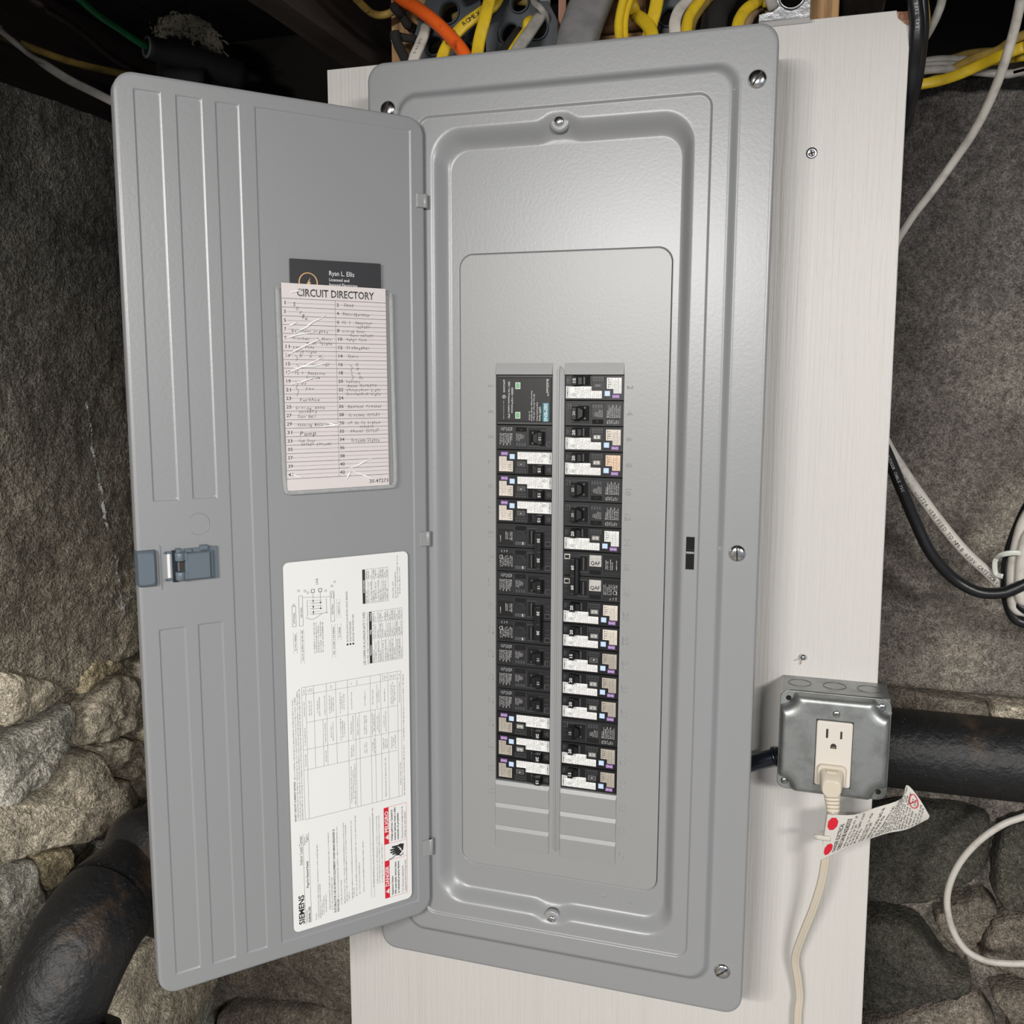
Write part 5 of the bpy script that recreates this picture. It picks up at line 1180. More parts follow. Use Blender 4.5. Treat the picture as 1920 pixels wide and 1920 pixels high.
def directory():
    # measured on the door: mm from x = -.1455 and z = .53
    def X(u): return -.1455 + u * MM
    def Z(v): return .53 + v * MM
    s = door_thing('card_sleeve', 'clear vinyl sleeve stuck on the door holding the circuit directory', 'card holder', X(50), -.0016, Z(2))
    m = MB(); m.rr([(X(-8.2), X(109), Z(2.0), Z(196), .006, -.0004), (X(-8.2), X(109), Z(2.0), Z(196), .006, -.0012)], CLEARE if False else CLEARP, nc=4, ns=1, smooth=False); m.build('backing_film', s)
    m = MB(); m.rr([(X(-6.2), X(107.4), Z(3.4), Z(192.0), .005, -.0040), (X(-6.0), X(107.2), Z(3.6), Z(191.8), .005, -.0042)], CLEARP, nc=4, ns=1, smooth=False); m.build('front_film', s)
    m = MB()
    path = [(X(-7.4), -.0028, Z(195)), (X(-7.0), -.0028, Z(150)), (X(-6.6), -.0028, Z(100)), (X(-6.0), -.0028, Z(40)), (X(-5.2), -.0028, Z(9)), (X(-2.0), -.0028, Z(4.4)), (X(6), -.0028, Z(3.6)), (X(60), -.0028, Z(3.8)), (X(102), -.0028, Z(4.2)), (X(107.2), -.0028, Z(6.6)), (X(108.6), -.0028, Z(14)), (X(108.0), -.0028, Z(60)), (X(107.0), -.0028, Z(130)), (X(106.4), -.0028, Z(195))]
    m.tube(path, .0022, CLEARE, ry=.0014, seg=8, n=6)
    o = m.build('welded_edge', s)
    # wrinkles of the film, coloured white to imitate the glints along them
    m = MB(); rn = random.Random(3)
    for p, q in (((6, 152), (38, 171)), ((-5, 148), (28, 156)), ((-4, 132), (36, 150)), ((-2, 116), (36, 132)), ((4, 120), (40, 126)), ((2, 106), (30, 113)), ((0, 160), (10, 163)), ((30, 66), (54, 68)), ((36, 70), (50, 66)), ((58, 24), (84, 34)), ((60, 22), (56, 14)), ((62, 22), (88, 12)), ((0, 22), (12, 18)), ((4, 190), (16, 194))):
        k = 5; pts = [(X(p[0] + (q[0] - p[0]) * t / k + rn.uniform(-.5, .5)), -.0044, Z(p[1] + (q[1] - p[1]) * t / k + rn.uniform(-.6, .6))) for t in range(k + 1)]
        m.tube(pts, .00085, mat('vinyl_crease_glint', (0.97, 0.97, 0.97), rough=0.08), ry=.0004, seg=5, n=2, taper=lambda t: .15 + .85 * math.sin(math.pi * min(1, max(0, t))))
    o = m.build('film_crease', s); o['kind'] = 'stuff'
    c = door_thing('directory_card', 'white CIRCUIT DIRECTORY card with handwritten circuits inside the sleeve', 'card', X(50), -.0030, Z(6))
    m = MB(); m.prism([(X(-3.4), Z(5.6)), (X(101.4), Z(6.0)), (X(100.6), Z(198.6)), (X(-3.6), Z(199.0))], -.0033, -.0029, CARD)
    sh = m.build('sheet', c)
    m = MB(); yy = -.00336
    def t(s_, u, v, cap, w=None, bold=0.0, mt=INK, sh_=0.0, xd=(1, 0, 0), up=(0, 0, 1), al='L'): m.text(s_, (X(u), yy, Z(v)), xd, up, cap * MM, mt, None if w is None else w * MM, bold=bold, shear=sh_, align=al)
    t('CIRCUIT DIRECTORY', 11, 187.6, 6.8, 77.5, .02)
    O = (X(0), yy, Z(0)); P = 8.0; V0 = 185.0
    for k in range(22):
        v = V0 - P * k
        m.line(O, (.001, 0, 0), (0, 0, .001), (-3.4, v), (101, v), .42, INK)
        if k < 21: m.line(O, (.001, 0, 0), (0, 0, .001), (1.5, v - P / 2), (101, v - P / 2), .26, INKGREY)
    m.line(O, (.001, 0, 0), (0, 0, .001), (48.4, V0), (48.8, V0 - 21 * P), .3, INKGREY)
    for k in range(21):
        v = V0 - P * (k + 1) + 2.6
        for n, u in ((2 * k + 1, -2.2), (2 * k + 2, 49.8)):
            m.quad((X(u), -.00335, Z(v)), (1, 0, 0), (0, 0, 1), -.0004, (.0030 if n < 10 else .0056), -.0004, .0034, CARD)
            t(str(n), u, v, 3.0, 2.3 if n < 10 else 5.0, .02)
    t('30-47273', 80, 9.0, 3.6, 20.5, .01)
    m.build('printed_form', sh)
    m = MB(); yy = -.0034
    rn = random.Random(12)
    def hw(s_, u, v, cap, w):
        n = len(s_); step = w / n; x = u
        for ch in s_:
            if ch != ' ':
                a = rn.uniform(-.10, .14)
                m.text(ch, (X(x), yy, Z(v + rn.uniform(-.35, .35))), (math.cos(a), 0, math.sin(a)), (-math.sin(a), 0, math.cos(a)), cap * MM * rn.uniform(.85, 1.1), PENCIL, step * .86 * MM if ch not in 'lI1ij!(){}' else None, bold=.004, shear=.18)
            x += step
    # left column
    for ch, u, v in (('S', 7, 178), ('U', 9.8, 175), ('r', 13, 171), ('g', 15.5, 168.5), ('e', 18, 166)): hw(ch, u, v, 3.6, 3)
    for s_, u, v, c_, w in (('Basement lights', 5, 154.5, 2.6, 36), ('Kitchen', 6, 147.6, 2.6, 16), ('Stair', 34, 147.4, 2.6, 10), ('Light', 34, 143.2, 2.4, 11), ('Room', 19, 143.2, 2.4, 10), ('Lamp Post', 6, 139.4, 2.6, 21), ('Porch light', 6, 135.2, 2.4, 23), ('D  W  H', 12, 131.2, 2.6, 22), ('T  er  Ter', 16, 123.2, 2.6, 26), ('FL 1  Bathroom', 7, 115.2, 2.6, 30), ('Lights', 18, 111.4, 2.6, 14), ('Dr', 13, 105.6, 3.0, 6), ('yer', 17, 101, 2.8, 9), ('FurNAce', 11, 90.2, 3.0, 20), ('Living Room', 7, 82.8, 2.6, 29), ('OUTLETS', 10, 79, 2.6, 18), ('Door Bell', 9, 74.4, 2.8, 18), ('WAshing MAchine', 8, 66.6, 2.8, 32), ('Pump', 10, 57.6, 4.0, 17), ('Out Door', 9, 51.8, 2.6, 17), ('OUTLET (Front)', 11, 48, 2.6, 31),
                           ('Shed', 57, 179.8, 3.0, 10), ('Refridgerator', 56, 171.4, 3.0, 28), ('FL 1  Bathroom', 55, 163.6, 2.6, 31), ('OUTLET', 70, 159.6, 2.4, 14), ('Living Room', 55, 155.6, 2.4, 23), ('Door OUTLET', 63, 151.6, 2.4, 24), ('Range Hood', 59, 147.8, 2.6, 21), ('Dishwasher', 59, 139.6, 2.9, 24), ('Spare', 60, 132.0, 2.6, 11), ('D', 68, 124, 2.8, 3), ('P', 69, 119.6, 2.6, 3), ('N', 70, 115.6, 2.4, 3), ('Sc', 71, 111.6, 2.8, 5), ('Laundry', 58, 107.6, 2.6, 15), ('Room OUTLETS', 59, 103.6, 2.4, 31), ('LAundryRoom Light', 58, 99.6, 2.5, 36), ('KitchenSink Light', 58, 95.6, 2.5, 36), ('BAsment Freezer', 59, 83.4, 2.8, 36), ('Kitchen OUTLET', 60, 75.0, 2.8, 33), ('UP 2N FL Lights', 59, 67.6, 2.6, 34), ('OUTLETS', 71, 63.6, 2.4, 15), ('PAnnel OUTLET', 61, 59.4, 3.0, 31), ('Kitchen Lights', 62, 50.0, 3.6, 30)):
        hw(s_, u, v, c_, w)
    def curl(pts): m.tube([(X(a), yy, Z(b_)) for a, b_ in pts], .0002, PENCIL, seg=4, n=3)
    curl([(30, 150), (34, 144)]); curl([(8, 133), (10, 130.5), (8.5, 128)]); curl([(9, 125), (11, 122), (9.5, 118)]); curl([(7.5, 109), (9.5, 106), (8, 103), (10, 100), (8.5, 95)]); curl([(62, 125), (64.5, 122), (63, 119), (65, 117)]); curl([(63, 116), (65.5, 113), (63.5, 110)])
    m.build('handwriting', sh)
    k = door_thing('business_card', 'charcoal business card tucked behind the directory sleeve', 'card', X(50), -.0013, Z(170))
    m = MB(); m.prism([(X(5.0), Z(170)), (X(96.6), Z(170)), (X(96.3), Z(222.4)), (X(5.4), Z(221.4))], -.0025, -.0019, BIZ); sh = m.build('sheet', k)
    m = MB(); yy = -.0026
    t('Ryan L. Ellis', 43.0, 208.2, 4.4, 25.6, .0, WHITEINK); t('Licensed and', 43, 203.0, 2.8, 20.4, .005, WHITEINK); t('Insured Electrician', 43, 198.4, 2.8, 28.6, .005, WHITEINK)
    m.build('lettering', sh)
    m = MB(); m.ring((X(22.7), -.0026, Z(200.4)), (0, -1, 0), .0088, .0007, GOLD, seg=30, sg=4)
    m.prism([(X(24.6), Z(205)), (X(20.6), Z(198.2)), (X(22.6), Z(198.6)), (X(22.4), Z(195)), (X(25.2), Z(201)), (X(23.6), Z(200.8))], -.0027, -.0025, GOLD)
    m.build('logo', sh)
directory()

# ------------------------------------------------------------------ outlet box at the right edge of the board
ob = thing('outlet_box', 'galvanised steel outlet box mounted on the edge of the white board', 'outlet', (0.4765, YB, 0.229))
X0, X1, ZB0, ZT0 = 0.4243, 0.5290, 0.2285, 0.3325
m = MB()
m.box(X0 + .0015, X0 + .003, .048, YB, ZB0 + .004, ZT0 - .0016, GALV); m.box(X1 - .003, X1 - .0015, .048, YB, ZB0 + .004, ZT0 - .0016, GALV)
m.box(X0 + .0015, X1 - .0015, .048, YB, ZT0 - .0015, ZT0, GALV); m.box(X0 + .0015, X1 - .0015, .048, YB, ZB0 + .004, ZB0 + .0055, GALV); m.box(X0 + .003, X1 - .003, YB - .002, YB - .0003, ZB0 + .0055, ZT0 - .0016, GALV)
m.box(X0 + .003, X1 - .003, .050, .0505, ZB0 + .0055, ZT0 - .0016, GALV)
m.build('box_body', ob)
for x in (.4425, .4765, .5095):
    m = MB(); m.ring((x, .0745, ZT0 + .0001), (0, 0, 1), .0112, .0004, DARKSTEEL if False else mat('knockout_line', (0.16, 0.17, 0.17), rough=0.5, metal=0.7), seg=30, sg=5); m.build('knockout', ob)
def plate_loop(inset, y, notch, r=0.0035):
    """square outline whose four corners are scooped inwards around the corner screws"""
    x0, x1, z0, z1 = X0 + inset, X1 - inset + .0004, ZB0 + inset, ZT0 - inset
    L = []
    def corner(cx, cz, sx, sz):
        # scoop centred on the corner, going counter-clockwise
        n = notch
        pts = [(n + r, 0), (n + r * .4, r * .12), (n, r * .5)]
        for k in range(7):
            a = math.radians(6 + 78 * k / 6)
            pts.append((n * 0.98 * math.cos(a), r * .4 + n * 0.95 * math.sin(a)))
        pts += [(r * .12, n + r * .4), (0, n + r)]
        return [(cx + sx * p, cz + sz * q) for p, q in pts]
    L += corner(x1, z0, -1, 1)
    L += corner(x1, z1, -1, -1)[::-1]
    L += corner(x0, z1, 1, -1)
    L += corner(x0, z0, 1, 1)[::-1]
    return [(x, y, z) for x, z in L]
m = MB()
m.rr([(X0, X1 + .0004, ZB0, ZT0, .009, .0495), (X0, X1 + .0004, ZB0, ZT0, .009, .0472), (X0 + .0006, X1 - .0002, ZB0 + .0006, ZT0 - .0006, .0085, .0468)], GALV, nc=6, ns=1)
m.loft([plate_loop(.0008, .0472, .0125), plate_loop(.0010, .0450, .0128), plate_loop(.0018, .0400, .0135), plate_loop(.0030, .0370, .0145), plate_loop(.0052, .0353, .0155), plate_loop(.0075, .0350, .0165)], GALV, cap1=True, smooth=True)
m.prism([(X1 - .0004, .318), (X1 + .0006, .318), (X1 + .0006, .3205), (X1 - .0004, .3205)], .0465, .047, GALV)
cvr = facing(m.build('raised_cover', ob)); cvr['_w'] = tuple(Vector((0.4765, YB, 0.229)))
SCRW = mat('zinc_screw', (0.55, 0.56, 0.56), rough=0.25, metal=1.0, bump=(300, .4, .0006))
for x, y, z, r in ((.4783, .0350, .3166, .0036), (.5203, .0468, .3240, .0040), (.4318, .0468, .2370, .0036)):
    m = MB(); screw(m, x, y, z, r, .0018, .5, mt=SCRW); m.build('cover_screw', cvr)
for x, z in ((.4325, .3245), (.5213, .2370)):
    m = MB(); m.lathe([(0, .0027), (.0004, .0024)], (x, .0467, z), (0, -1, 0), BLACKVOID, seg=16); m.build('screw_hole', cvr)
m = MB(); rn = random.Random(6)
for k in range(34):
    x = rn.uniform(X0 + .012, X1 - .012); z = rn.uniform(ZB0 + .012, ZT0 - .012)
    if .457 < x < .497 and z < .312: continue
    a = rn.choice((0.05, .1, .7, -.4)) + rn.uniform(-.2, .2); L = rn.uniform(.001, .007)
    m.line((x, .03492, z), (1, 0, 0), (0, 0, 1), (0, 0), (math.cos(a) * L, math.sin(a) * L), .00022, ALU)
o = m.build('scratch', cvr); o['kind'] = 'stuff'
YR = .0322
m = MB(); m.rr([(.4604, .4940, .2425, .3090, .0022, .0350), (.4604, .4940, .2425, .3090, .0022, YR + .001), (.4608, .4936, .2429, .3086, .002, YR + .0003), (.4616, .4928, .2437, .3078, .0016, YR)], IVORY, nc=4, ns=1)
m.box(.4598, .4946, .0345, .0352, .2417, .3098, SLOT)
rc_ = m.build('receptacle', ob); rc_['label'] = 'ivory double receptacle'
m = MB()
yq = YR - .0002
m.box(.4693, .4714, yq, YR, .2922, .3014, SLOT); m.box(.4826, .4845, yq, YR, .2924, .3000, SLOT)
m.prism([(.4740, .2818), (.4796, .2818), (.4796, .2842)] + [(.4768 + .0028 * math.cos(a), .2842 + .0028 * math.sin(a)) for a in [math.pi * k / 8 for k in range(1, 8)]] + [(.4740, .2842)], yq, YR, SLOT)
m.box(.4750, .4786, yq - .0001, YR, .2822, .2838, mat('brass_contact', (0.25, 0.18, 0.12), rough=.5, metal=.6))
m.build('socket_slots', rc_)

# conduit nipple between the panel and the outlet box
m = MB()
m.tube([(.380, .0745, .2330), (.398, .0745, .2400), (.4258, .072, .2530)], .0088, DARKSTEEL, seg=16, n=5)
m.lathe([(0, .0088), (.001, .0108), (.0035, .0108), (.0045, .0088)], (.4195, .0724, .2500), (.9, -.07, .42), DARKSTEEL, seg=18)
o = m.build('conduit_nipple'); tag(o, 'short dark steel conduit nipple between panel and outlet box', 'conduit')

# power cord with its plug and hazard tag
cord = thing('power_cord', 'beige power cord plugged into the outlet box and hanging down', 'power cord', (.4765, .035, -.12))
PB = [(.4632, .4902, .2375, .2658)]
m = MB()
m.rr([(.4630, .4898, .2440, .2655, .0042, YR), (.4630, .4898, .2440, .2655, .0042, YR - .0030), (.4636, .4892, .2446, .2649, .004, YR - .0040)], BEIGE, nc=5, ns=1)
m.rr([(.4652, .4876, .2430, .2625, .0045, YR - .0040), (.4662, .4866, .2420, .2600, .005, YR - .0120), (.4672, .4856, .2400, .2570, .006, YR - .0170), (.4684, .4844, .2400, .2550, .006, YR - .0190)], BEIGE, nc=6, ns=1)
m.box(.4710, .4815, YR - .0110, YR - .0050, .2588, .2622, BEIGE, bev=.001)
m.build('plug', cord)
m = MB()
P0 = Vector((.4764, YR - .0115, .2500)); P1 = Vector((.4792, YR - .0095, .2215))
for k in range(7):
    t = k / 7; p = P0.lerp(P1, t); r0 = .0088 - .0030 * t
    m.tube([p, P0.lerp(P1, t + .085), P0.lerp(P1, t + .118)], r0, BEIGE, ry=r0 * .72, seg=14, n=1, hint=(0, 1, 0), square=True)
m.tube([P0, P1], .0058, BEIGE, ry=.0042, seg=12, n=1)
m.tube([P0.lerp(P1, .9), P0.lerp(P1, 1.06)], .0056, BEIGE, ry=.0046, seg=12, n=1)
m.build('strain_relief', cord)
CORD = PATHS['cord']; CORD = [tuple(P1)] + [(x, y, z) for x, y, z in CORD[1:]] + [(.462, .088, -.40), (.47, .088, -.62)]
m = MB()
Q = catmull(CORD, 7)
for s_, w in ((-1, .0019), (1, .0019), (0, .0017)):
    L = []
    for i, p in enumerate(Q):
        t = (Q[min(i + 1, len(Q) - 1)] - Q[max(i - 1, 0)]).normalized(); side = Vector((t.z, 0, -t.x)).normalized()
        L.append(p + side * (s_ * .0024))
    m.tube(L, w, BEIGE, seg=8, n=1)
m.build('cord', cord)
# tag: a curling paper strip
m = MB(); TP, BT = [Vector(p) for p in PATHS['tag_top']], [Vector(p) for p in PATHS['tag_bot']]
TP[0] = Vector((.4748, .0335, .2125)); BT[0] = Vector((.4700, .0415, .1590))
tp = catmull(TP, 6); bt = catmull(BT, 6)
N = 24
def samp(L, t):
    f = t * (len(L) - 1); i = min(int(f), len(L) - 2); return L[i].lerp(L[i + 1], f - i)
def tagp(u, v, off=0.0):
    p = samp(bt, u).lerp(samp(tp, u), v)
    p = p + Vector((0, -1, 0)) * (.004 * math.sin(math.pi * v) * math.sin(u * 3.0) + off)
    return p
g = [[tagp(i / N, j / 8) for j in range(9)] for i in range(N + 1)]
vs = [p for row in g for p in row]; n9 = 9
fs = [(i * n9 + j, (i + 1) * n9 + j, (i + 1) * n9 + j + 1, i * n9 + j + 1) for i in range(N) for j in range(8)]
back = [p + Vector((0, .0003, 0)) for p in vs]
TAGP = mat('tag_paper', (0.62, 0.60, 0.56), rough=.5)
m.add(vs, fs, TAGP, True); m.add(back, [f[::-1] for f in fs], TAGP, True)
tg = m.build('hazard_tag', cord); tg['label'] = 'white warning tag curling to the right'
m = MB(); rn = random.Random(21)
def strip(u0, u1, v0, v1, mt): m.add([tagp(u0, v0, .0004), tagp(u1, v0, .0004), tagp(u1, v1, .0004), tagp(u0, v1, .0004)], [(0, 1, 2, 3)], mt)
def tline(u, va, vb, h, mt=INK, sd=0):
    r2 = random.Random(sd); v = va
    while v < vb:
        for _ in range(r2.randint(2, 6)):
            if v > vb: break
            k = r2.random(); strip(u, u + h, v, v + .012, mt)
            if k < .7: strip(u if k < .35 else u + h * .6, u + h * (.3 if k < .35 else 1), v + .012, v + .028, mt)
            v += .036
        v += .03
def tagtext(s_, u0, v0, cap, adv, bold=.02):
    """letters bent onto the strip: reading runs along v, letter height runs against u"""
    vs, fs, w = text_geo(s_, bold, 0.0)
    m.add([tagp(max(0, min(1, u0 - y / CAP * cap)), max(0, min(1, v0 + x / w * adv)), .0004) for x, y in vs], fs, INK)
tagtext('DANGER ELECTRICAL', .125, .06, .028, .74); tagtext('CORDS CAN BE HAZARDOUS', .17, .05, .032, .86, .03)
for k, (u, a, b_) in enumerate(((.19, .06, .94), (.22, .05, .72), (.25, .06, .95), (.28, .05, .5), (.32, .06, .9), (.345, .05, .6), (.385, .06, .95), (.415, .05, .7), (.455, .06, .9), (.485, .05, .97), (.515, .06, .8), (.55, .05, .97), (.58, .05, .6), (.61, .05, .95), (.64, .06, .92), (.67, .05, .97), (.70, .06, .8), (.73, .05, .9), (.765, .06, .6), (.80, .05, .55), (.84, .05, .5), (.875, .05, .92), (.905, .06, .9))):
    tline(u, a, b_, .018, INK, k)
m.build('print', tg)
m = MB()
def disc(u, v, ru, rv, mt, off=.0006, n=8): m.add([tagp(u + ru * math.cos(q), v + rv * math.sin(q), off) for q in [math.pi / 8 + 2 * math.pi * k / n for k in range(n)]], [tuple(range(n))], mt)
disc(.045, .80, .036, .15, RED); disc(.055, .20, .036, .14, RED)
strip(.03, .07, .17, .20, TAGP)
C2 = [tagp(.795 + .052 * math.cos(q), .80 + .15 * math.sin(q), .0006) for q in [2 * math.pi * k / 24 for k in range(25)]]
m.tube(C2, .00045, RED, seg=5, n=1, cap=False); m.tube([tagp(.76, .70, .0007), tagp(.83, .91, .0007)], .00045, RED, seg=5, n=1)
for q in range(2): disc(.782, .78 + .05 * q, .006, .015, INK, .0007, 6)
for q in range(4): m.tube([tagp(.80, .74 + .04 * q, .0007), tagp(.822, .73 + .045 * q, .0007)], .0002, INK, seg=4, n=1)
m.build('warning_symbols', tg)
m = MB(); m.tube([tagp(.002, .48, .0008) + Vector((-.0095, 0, .001)), tagp(.02, .49, .0022), tagp(.042, .47, .0010) + Vector((.001, 0, 0))], .0026, mat('frosted_tape', (.70, .68, .60), rough=.3, alpha=.75), ry=.0008, seg=8, n=3, hint=(0, 1, 0)); m.build('tag_fastener', cord)

# ------------------------------------------------------------------ cables
for k in ('orange', 'yellow_flat', 'white_right', 'grey_service', 'yellow_e', 'yellow_f', 'yellow_h', 'yellow_i', 'yellow_j', 'white_h', 'yellow_k', 'tan_l', 'white_thin', 'black_l', 'r_black', 'r_black2', 'r_ythin', 'r_wthin', 'r_white'):
    p, q = Vector(PATHS[k][0]), Vector(PATHS[k][1]); d = (p - q).normalized()
    lift = 1.198 - p.z; fwd = Vector((d.x, 0.25, 0)).normalized() * min(.5, abs(d.x) / max(.2, d.z)) * lift * .5
    PATHS[k] = [tuple(p + fwd + Vector((0, .02, lift))), tuple(p + fwd * .6 + Vector((0, .006, lift * .5)))] + PATHS[k]
for k, a0, a1 in (('green', .5, 0), ('white_l', .4, .12), ('yellow_l', .4, .1), ('brown_l', .4, .05), ('r_w0', .2, .5), ('r_w1', .2, .5), ('r_w2', .2, .45), ('r_y0', .2, .4), ('r_y1', .15, .4), ('r_y2', .1, .4), ('r_y3', .05, .4), ('loop', .25, .25), ('m_white', .2, .15), ('m_black', .2, .12), ('c_black1', .1, .1), ('c_black2', .1, .1), ('c_white1', .1, .08), ('c_white2', .1, .08)):
    P_ = [Vector(p) for p in PATHS[k]]
    if a0: P_ = [P_[0] + (P_[0] - P_[1]).normalized() * a0] + P_
    if a1: P_ = P_ + [P_[-1] + (P_[-1] - P_[-2]).normalized() * a1]
    PATHS[k] = [tuple(p) for p in P_]
for k, e in (('r_white', ((.38, .33, .70), (.30, .34, .50))), ('r_black', ((.49, .20, .86), (.44, .24, .70))), ('r_black2', ((.48, .22, .84), (.42, .26, .66))), ('r_ythin', ((.50, .20, .93), (.48, .26, .80))), ('r_wthin', ((.50, .24, .92), (.47, .30, .78)))):
    PATHS[k] = PATHS[k] + list(e)
for k, e in (('yellow_print', (.13, .12, 1.12)), ('yellow_g', (.20, .30, 1.06)), ('yellow_tan', (-.14, -.10, 1.08)), ('yellow_right', (.165, .30, 1.06)), ('black_upper', (-.03, .30, 1.08))):
    PATHS[k] = [e] + PATHS[k]
def cable(name, key, r, mt, label, cat='cable', ry=None, group=None, seg=10, square=False, n=6):
    m = MB(); m.tube(PATHS[key], r, mt, ry=ry, seg=seg, n=n, square=square)
    return tag(m.build(name), label, cat, group)
G1 = 'cables entering the top of the panel'
cable('orange_cable', 'orange', .0070, ORG, 'thick orange cable dropping into the panel top', group=G1)
def printed(o, key, txt, cap, t0, t1, mt, off, side=0.0, n=12, flip=1):
    """lettering along a cable, as thin marks on the jacket facing the room"""
    P = catmull(PATHS[key], n); m = MB()
    L = [0.0]
    for a, b_ in zip(P, P[1:]): L.append(L[-1] + (b_ - a).length)
    tot = L[-1]; d = t0 * tot; i = 0
    txt = (txt + '   ') * 12
    for ch in (txt if flip > 0 else txt[::-1]):
        if d > t1 * tot: break
        while i < len(L) - 2 and L[i + 1] < d: i += 1
        p = P[i].lerp(P[i + 1], (d - L[i]) / max(1e-9, L[i + 1] - L[i])); tt = (P[i + 1] - P[i]).normalized() * flip
        up = Vector((-tt.z, 0, tt.x)); 
        if up.length < 1e-6: up = Vector((0, 0, 1))
        up.normalize()
        if ch != ' ': m.text(ch, p + Vector((0, -off, 0)) + up * (side - cap / 2) - tt * (cap * .3), tt, up, cap, mt)
        d += cap * .95
    c = m.build('printed_marks', o); return c
o = cable('yellow_cable', 'yellow_flat', .0068, YEL, 'flat yellow cable falling straight down left of the holed plate', ry=.0028, group=G1, square=True)
o = cable('yellow_cable', 'yellow_print', .0064, YEL, 'yellow cable with black print bending behind the orange cable', ry=.0030, group=G1, square=True)
printed(o, 'yellow_print', '600V  ROMEX 12', .0046, .10, .80, INK, .0040, flip=-1)
cable('yellow_cable', 'yellow_back', .0055, YELOLD, 'yellow cable running crosswise behind the left stackers', ry=.0035, group=G1)
o = cable('white_cable', 'white_left', .0064, WHT, 'flat white cable through the leftmost stacker hole', ry=.0028, group=G1, square=True)
printed(o, 'white_left', 'E68 14-2', .0030, .50, .8, INK, .0034)
cable('white_cable', 'white_mid', .0035, WHTOLD, 'thin greyish white cable behind the printed yellow cable', group=G1)
for k, (l, w, r) in {'black_left': ('black cloth cable beside the pine block, going down', 0, .0055), 'black_across': ('short black cable crossing the pine block sideways', 0, .0045), 'black_upper': ('black cable in front of the pine block top', 0, .0050), 'black_right': ('black cable leaning under the right stacker hole', 0, .0060), 'black_k': ('upright glossy black cable in the dark gap right of centre', 0, .0060), 'black_l': ('wide dull black cable left of the rightmost yellow cable', 0, .0110)}.items():
    cable('black_cable', k, r, BLKOLD if k != 'black_k' else BLK, l, group=G1)
cable('yellow_cable', 'yellow_tan', .0040, YELOLD, 'dusty tan-yellow cable sagging under the dark joist', group=G1)
cable('white_cable', 'white_right', .0066, WHTOLD, 'flat dusty white cable through the right stacker hole', ry=.0032, group=G1, square=True)
cable('yellow_cable', 'yellow_right', .0046, YEL, 'yellow cable tucked beside the dusty white one', ry=.003, group=G1)
cable('white_cable', 'white_thin', .0034, WHTOLD, 'thin pale strap twisting over the right stacker', ry=.0016, group=G1)
cable('service_cable', 'grey_service', .0205, GREYC, 'thick grey service cable entering the panel top', 'cable', ry=.0120, seg=16, square=True)
cable('yellow_cable', 'yellow_e', .0046, YEL, 'upright yellow cable right of the grey service cable', group=G1)
cable('yellow_cable', 'yellow_f', .0030, YEL, 'thinner yellow cable pressed beside the upright one', group=G1)
cable('yellow_cable', 'yellow_g', .0066, YEL, 'short bent yellow cable curving out from the wood', ry=.004, group=G1, square=True)
cable('yellow_cable', 'yellow_h', .0068, YEL, 'broad yellow cable slanting behind the bent one', ry=.003, group=G1, square=True)
cable('white_cable', 'white_h', .0060, WHT, 'white cable beside the curved yellow one, right of centre', ry=.0035, group=G1, square=True)
cable('yellow_cable', 'yellow_i', .0056, YEL, 'yellow cable curving down beside the white one', ry=.0035, group=G1)
cable('yellow_cable', 'yellow_j', .0042, YELOLD, 'yellow cable behind the curved yellow one', group=G1)
cable('yellow_cable', 'yellow_k', .0060, YEL, 'rightmost bright yellow cable by the metal bracket', ry=.0036, group=G1)
cable('tan_cable', 'tan_l', .0050, TAN, 'dusty brown cable beside the rightmost yellow cable', group=G1)

cable('green_wire', 'green', .0050, GRN, 'green wire running up to the left from a foam sleeve', 'wire')
fs_ = thing('foam_sleeve', 'dark pipe sleeve with a pale rim around the green wire', 'pipe sleeve', PATHS['grey_sleeve'][0])
m = MB(); m.tube(PATHS['grey_sleeve'], .0155, FOAM, seg=18, n=5, taper=lambda t: 1 + .45 * t); m.build('sleeve', fs_)
P = Vector(PATHS['grey_sleeve'][0]); D = (Vector(PATHS['grey_sleeve'][1]) - P).normalized()
m = MB(); m.ring(P - D * .0005, D, .0135, .0022, RINGG, seg=26, sg=6); m.build('rim', fs_)
m = MB(); m.tube([(-.5000, .36, 1.080), (-.470, .36, 1.078), (-.440, .37, 1.075)], .022, FOAM, seg=14, n=3, square=True); tag(m.build('foam_block'), 'dark foam block under the pipe sleeve', 'insulation')
cable('white_cable', 'white_l', .0062, WHT, 'white cable sagging at the upper left corner', ry=.0036, square=True)
cable('yellow_cable', 'yellow_l', .0052, YELOLD, 'dull yellow cable behind the sagging white cable at upper left')
cable('brown_wire', 'brown_l', .0045, mat('dark_brown_wire', (0.035, 0.022, 0.02), rough=.6), 'faint dark brown cable in the upper left shadow', 'wire')
cable('thin_wire', 'wallwire', .0017, mat('dark_thin_wire', (0.030, 0.022, 0.018), rough=.4), 'thin dark wire lying along the left concrete wall', 'wire')
m = MB()                                                  # insulation stuffed round the sleeve
rn = random.Random(9)
path = [(-.545, .395, 1.150), (-.527, .395, 1.176), (-.494, .395, 1.174), (-.458, .395, 1.160), (-.438, .395, 1.135), (-.430, .398, 1.112)]
Q = catmull(path, 7)
loops = []
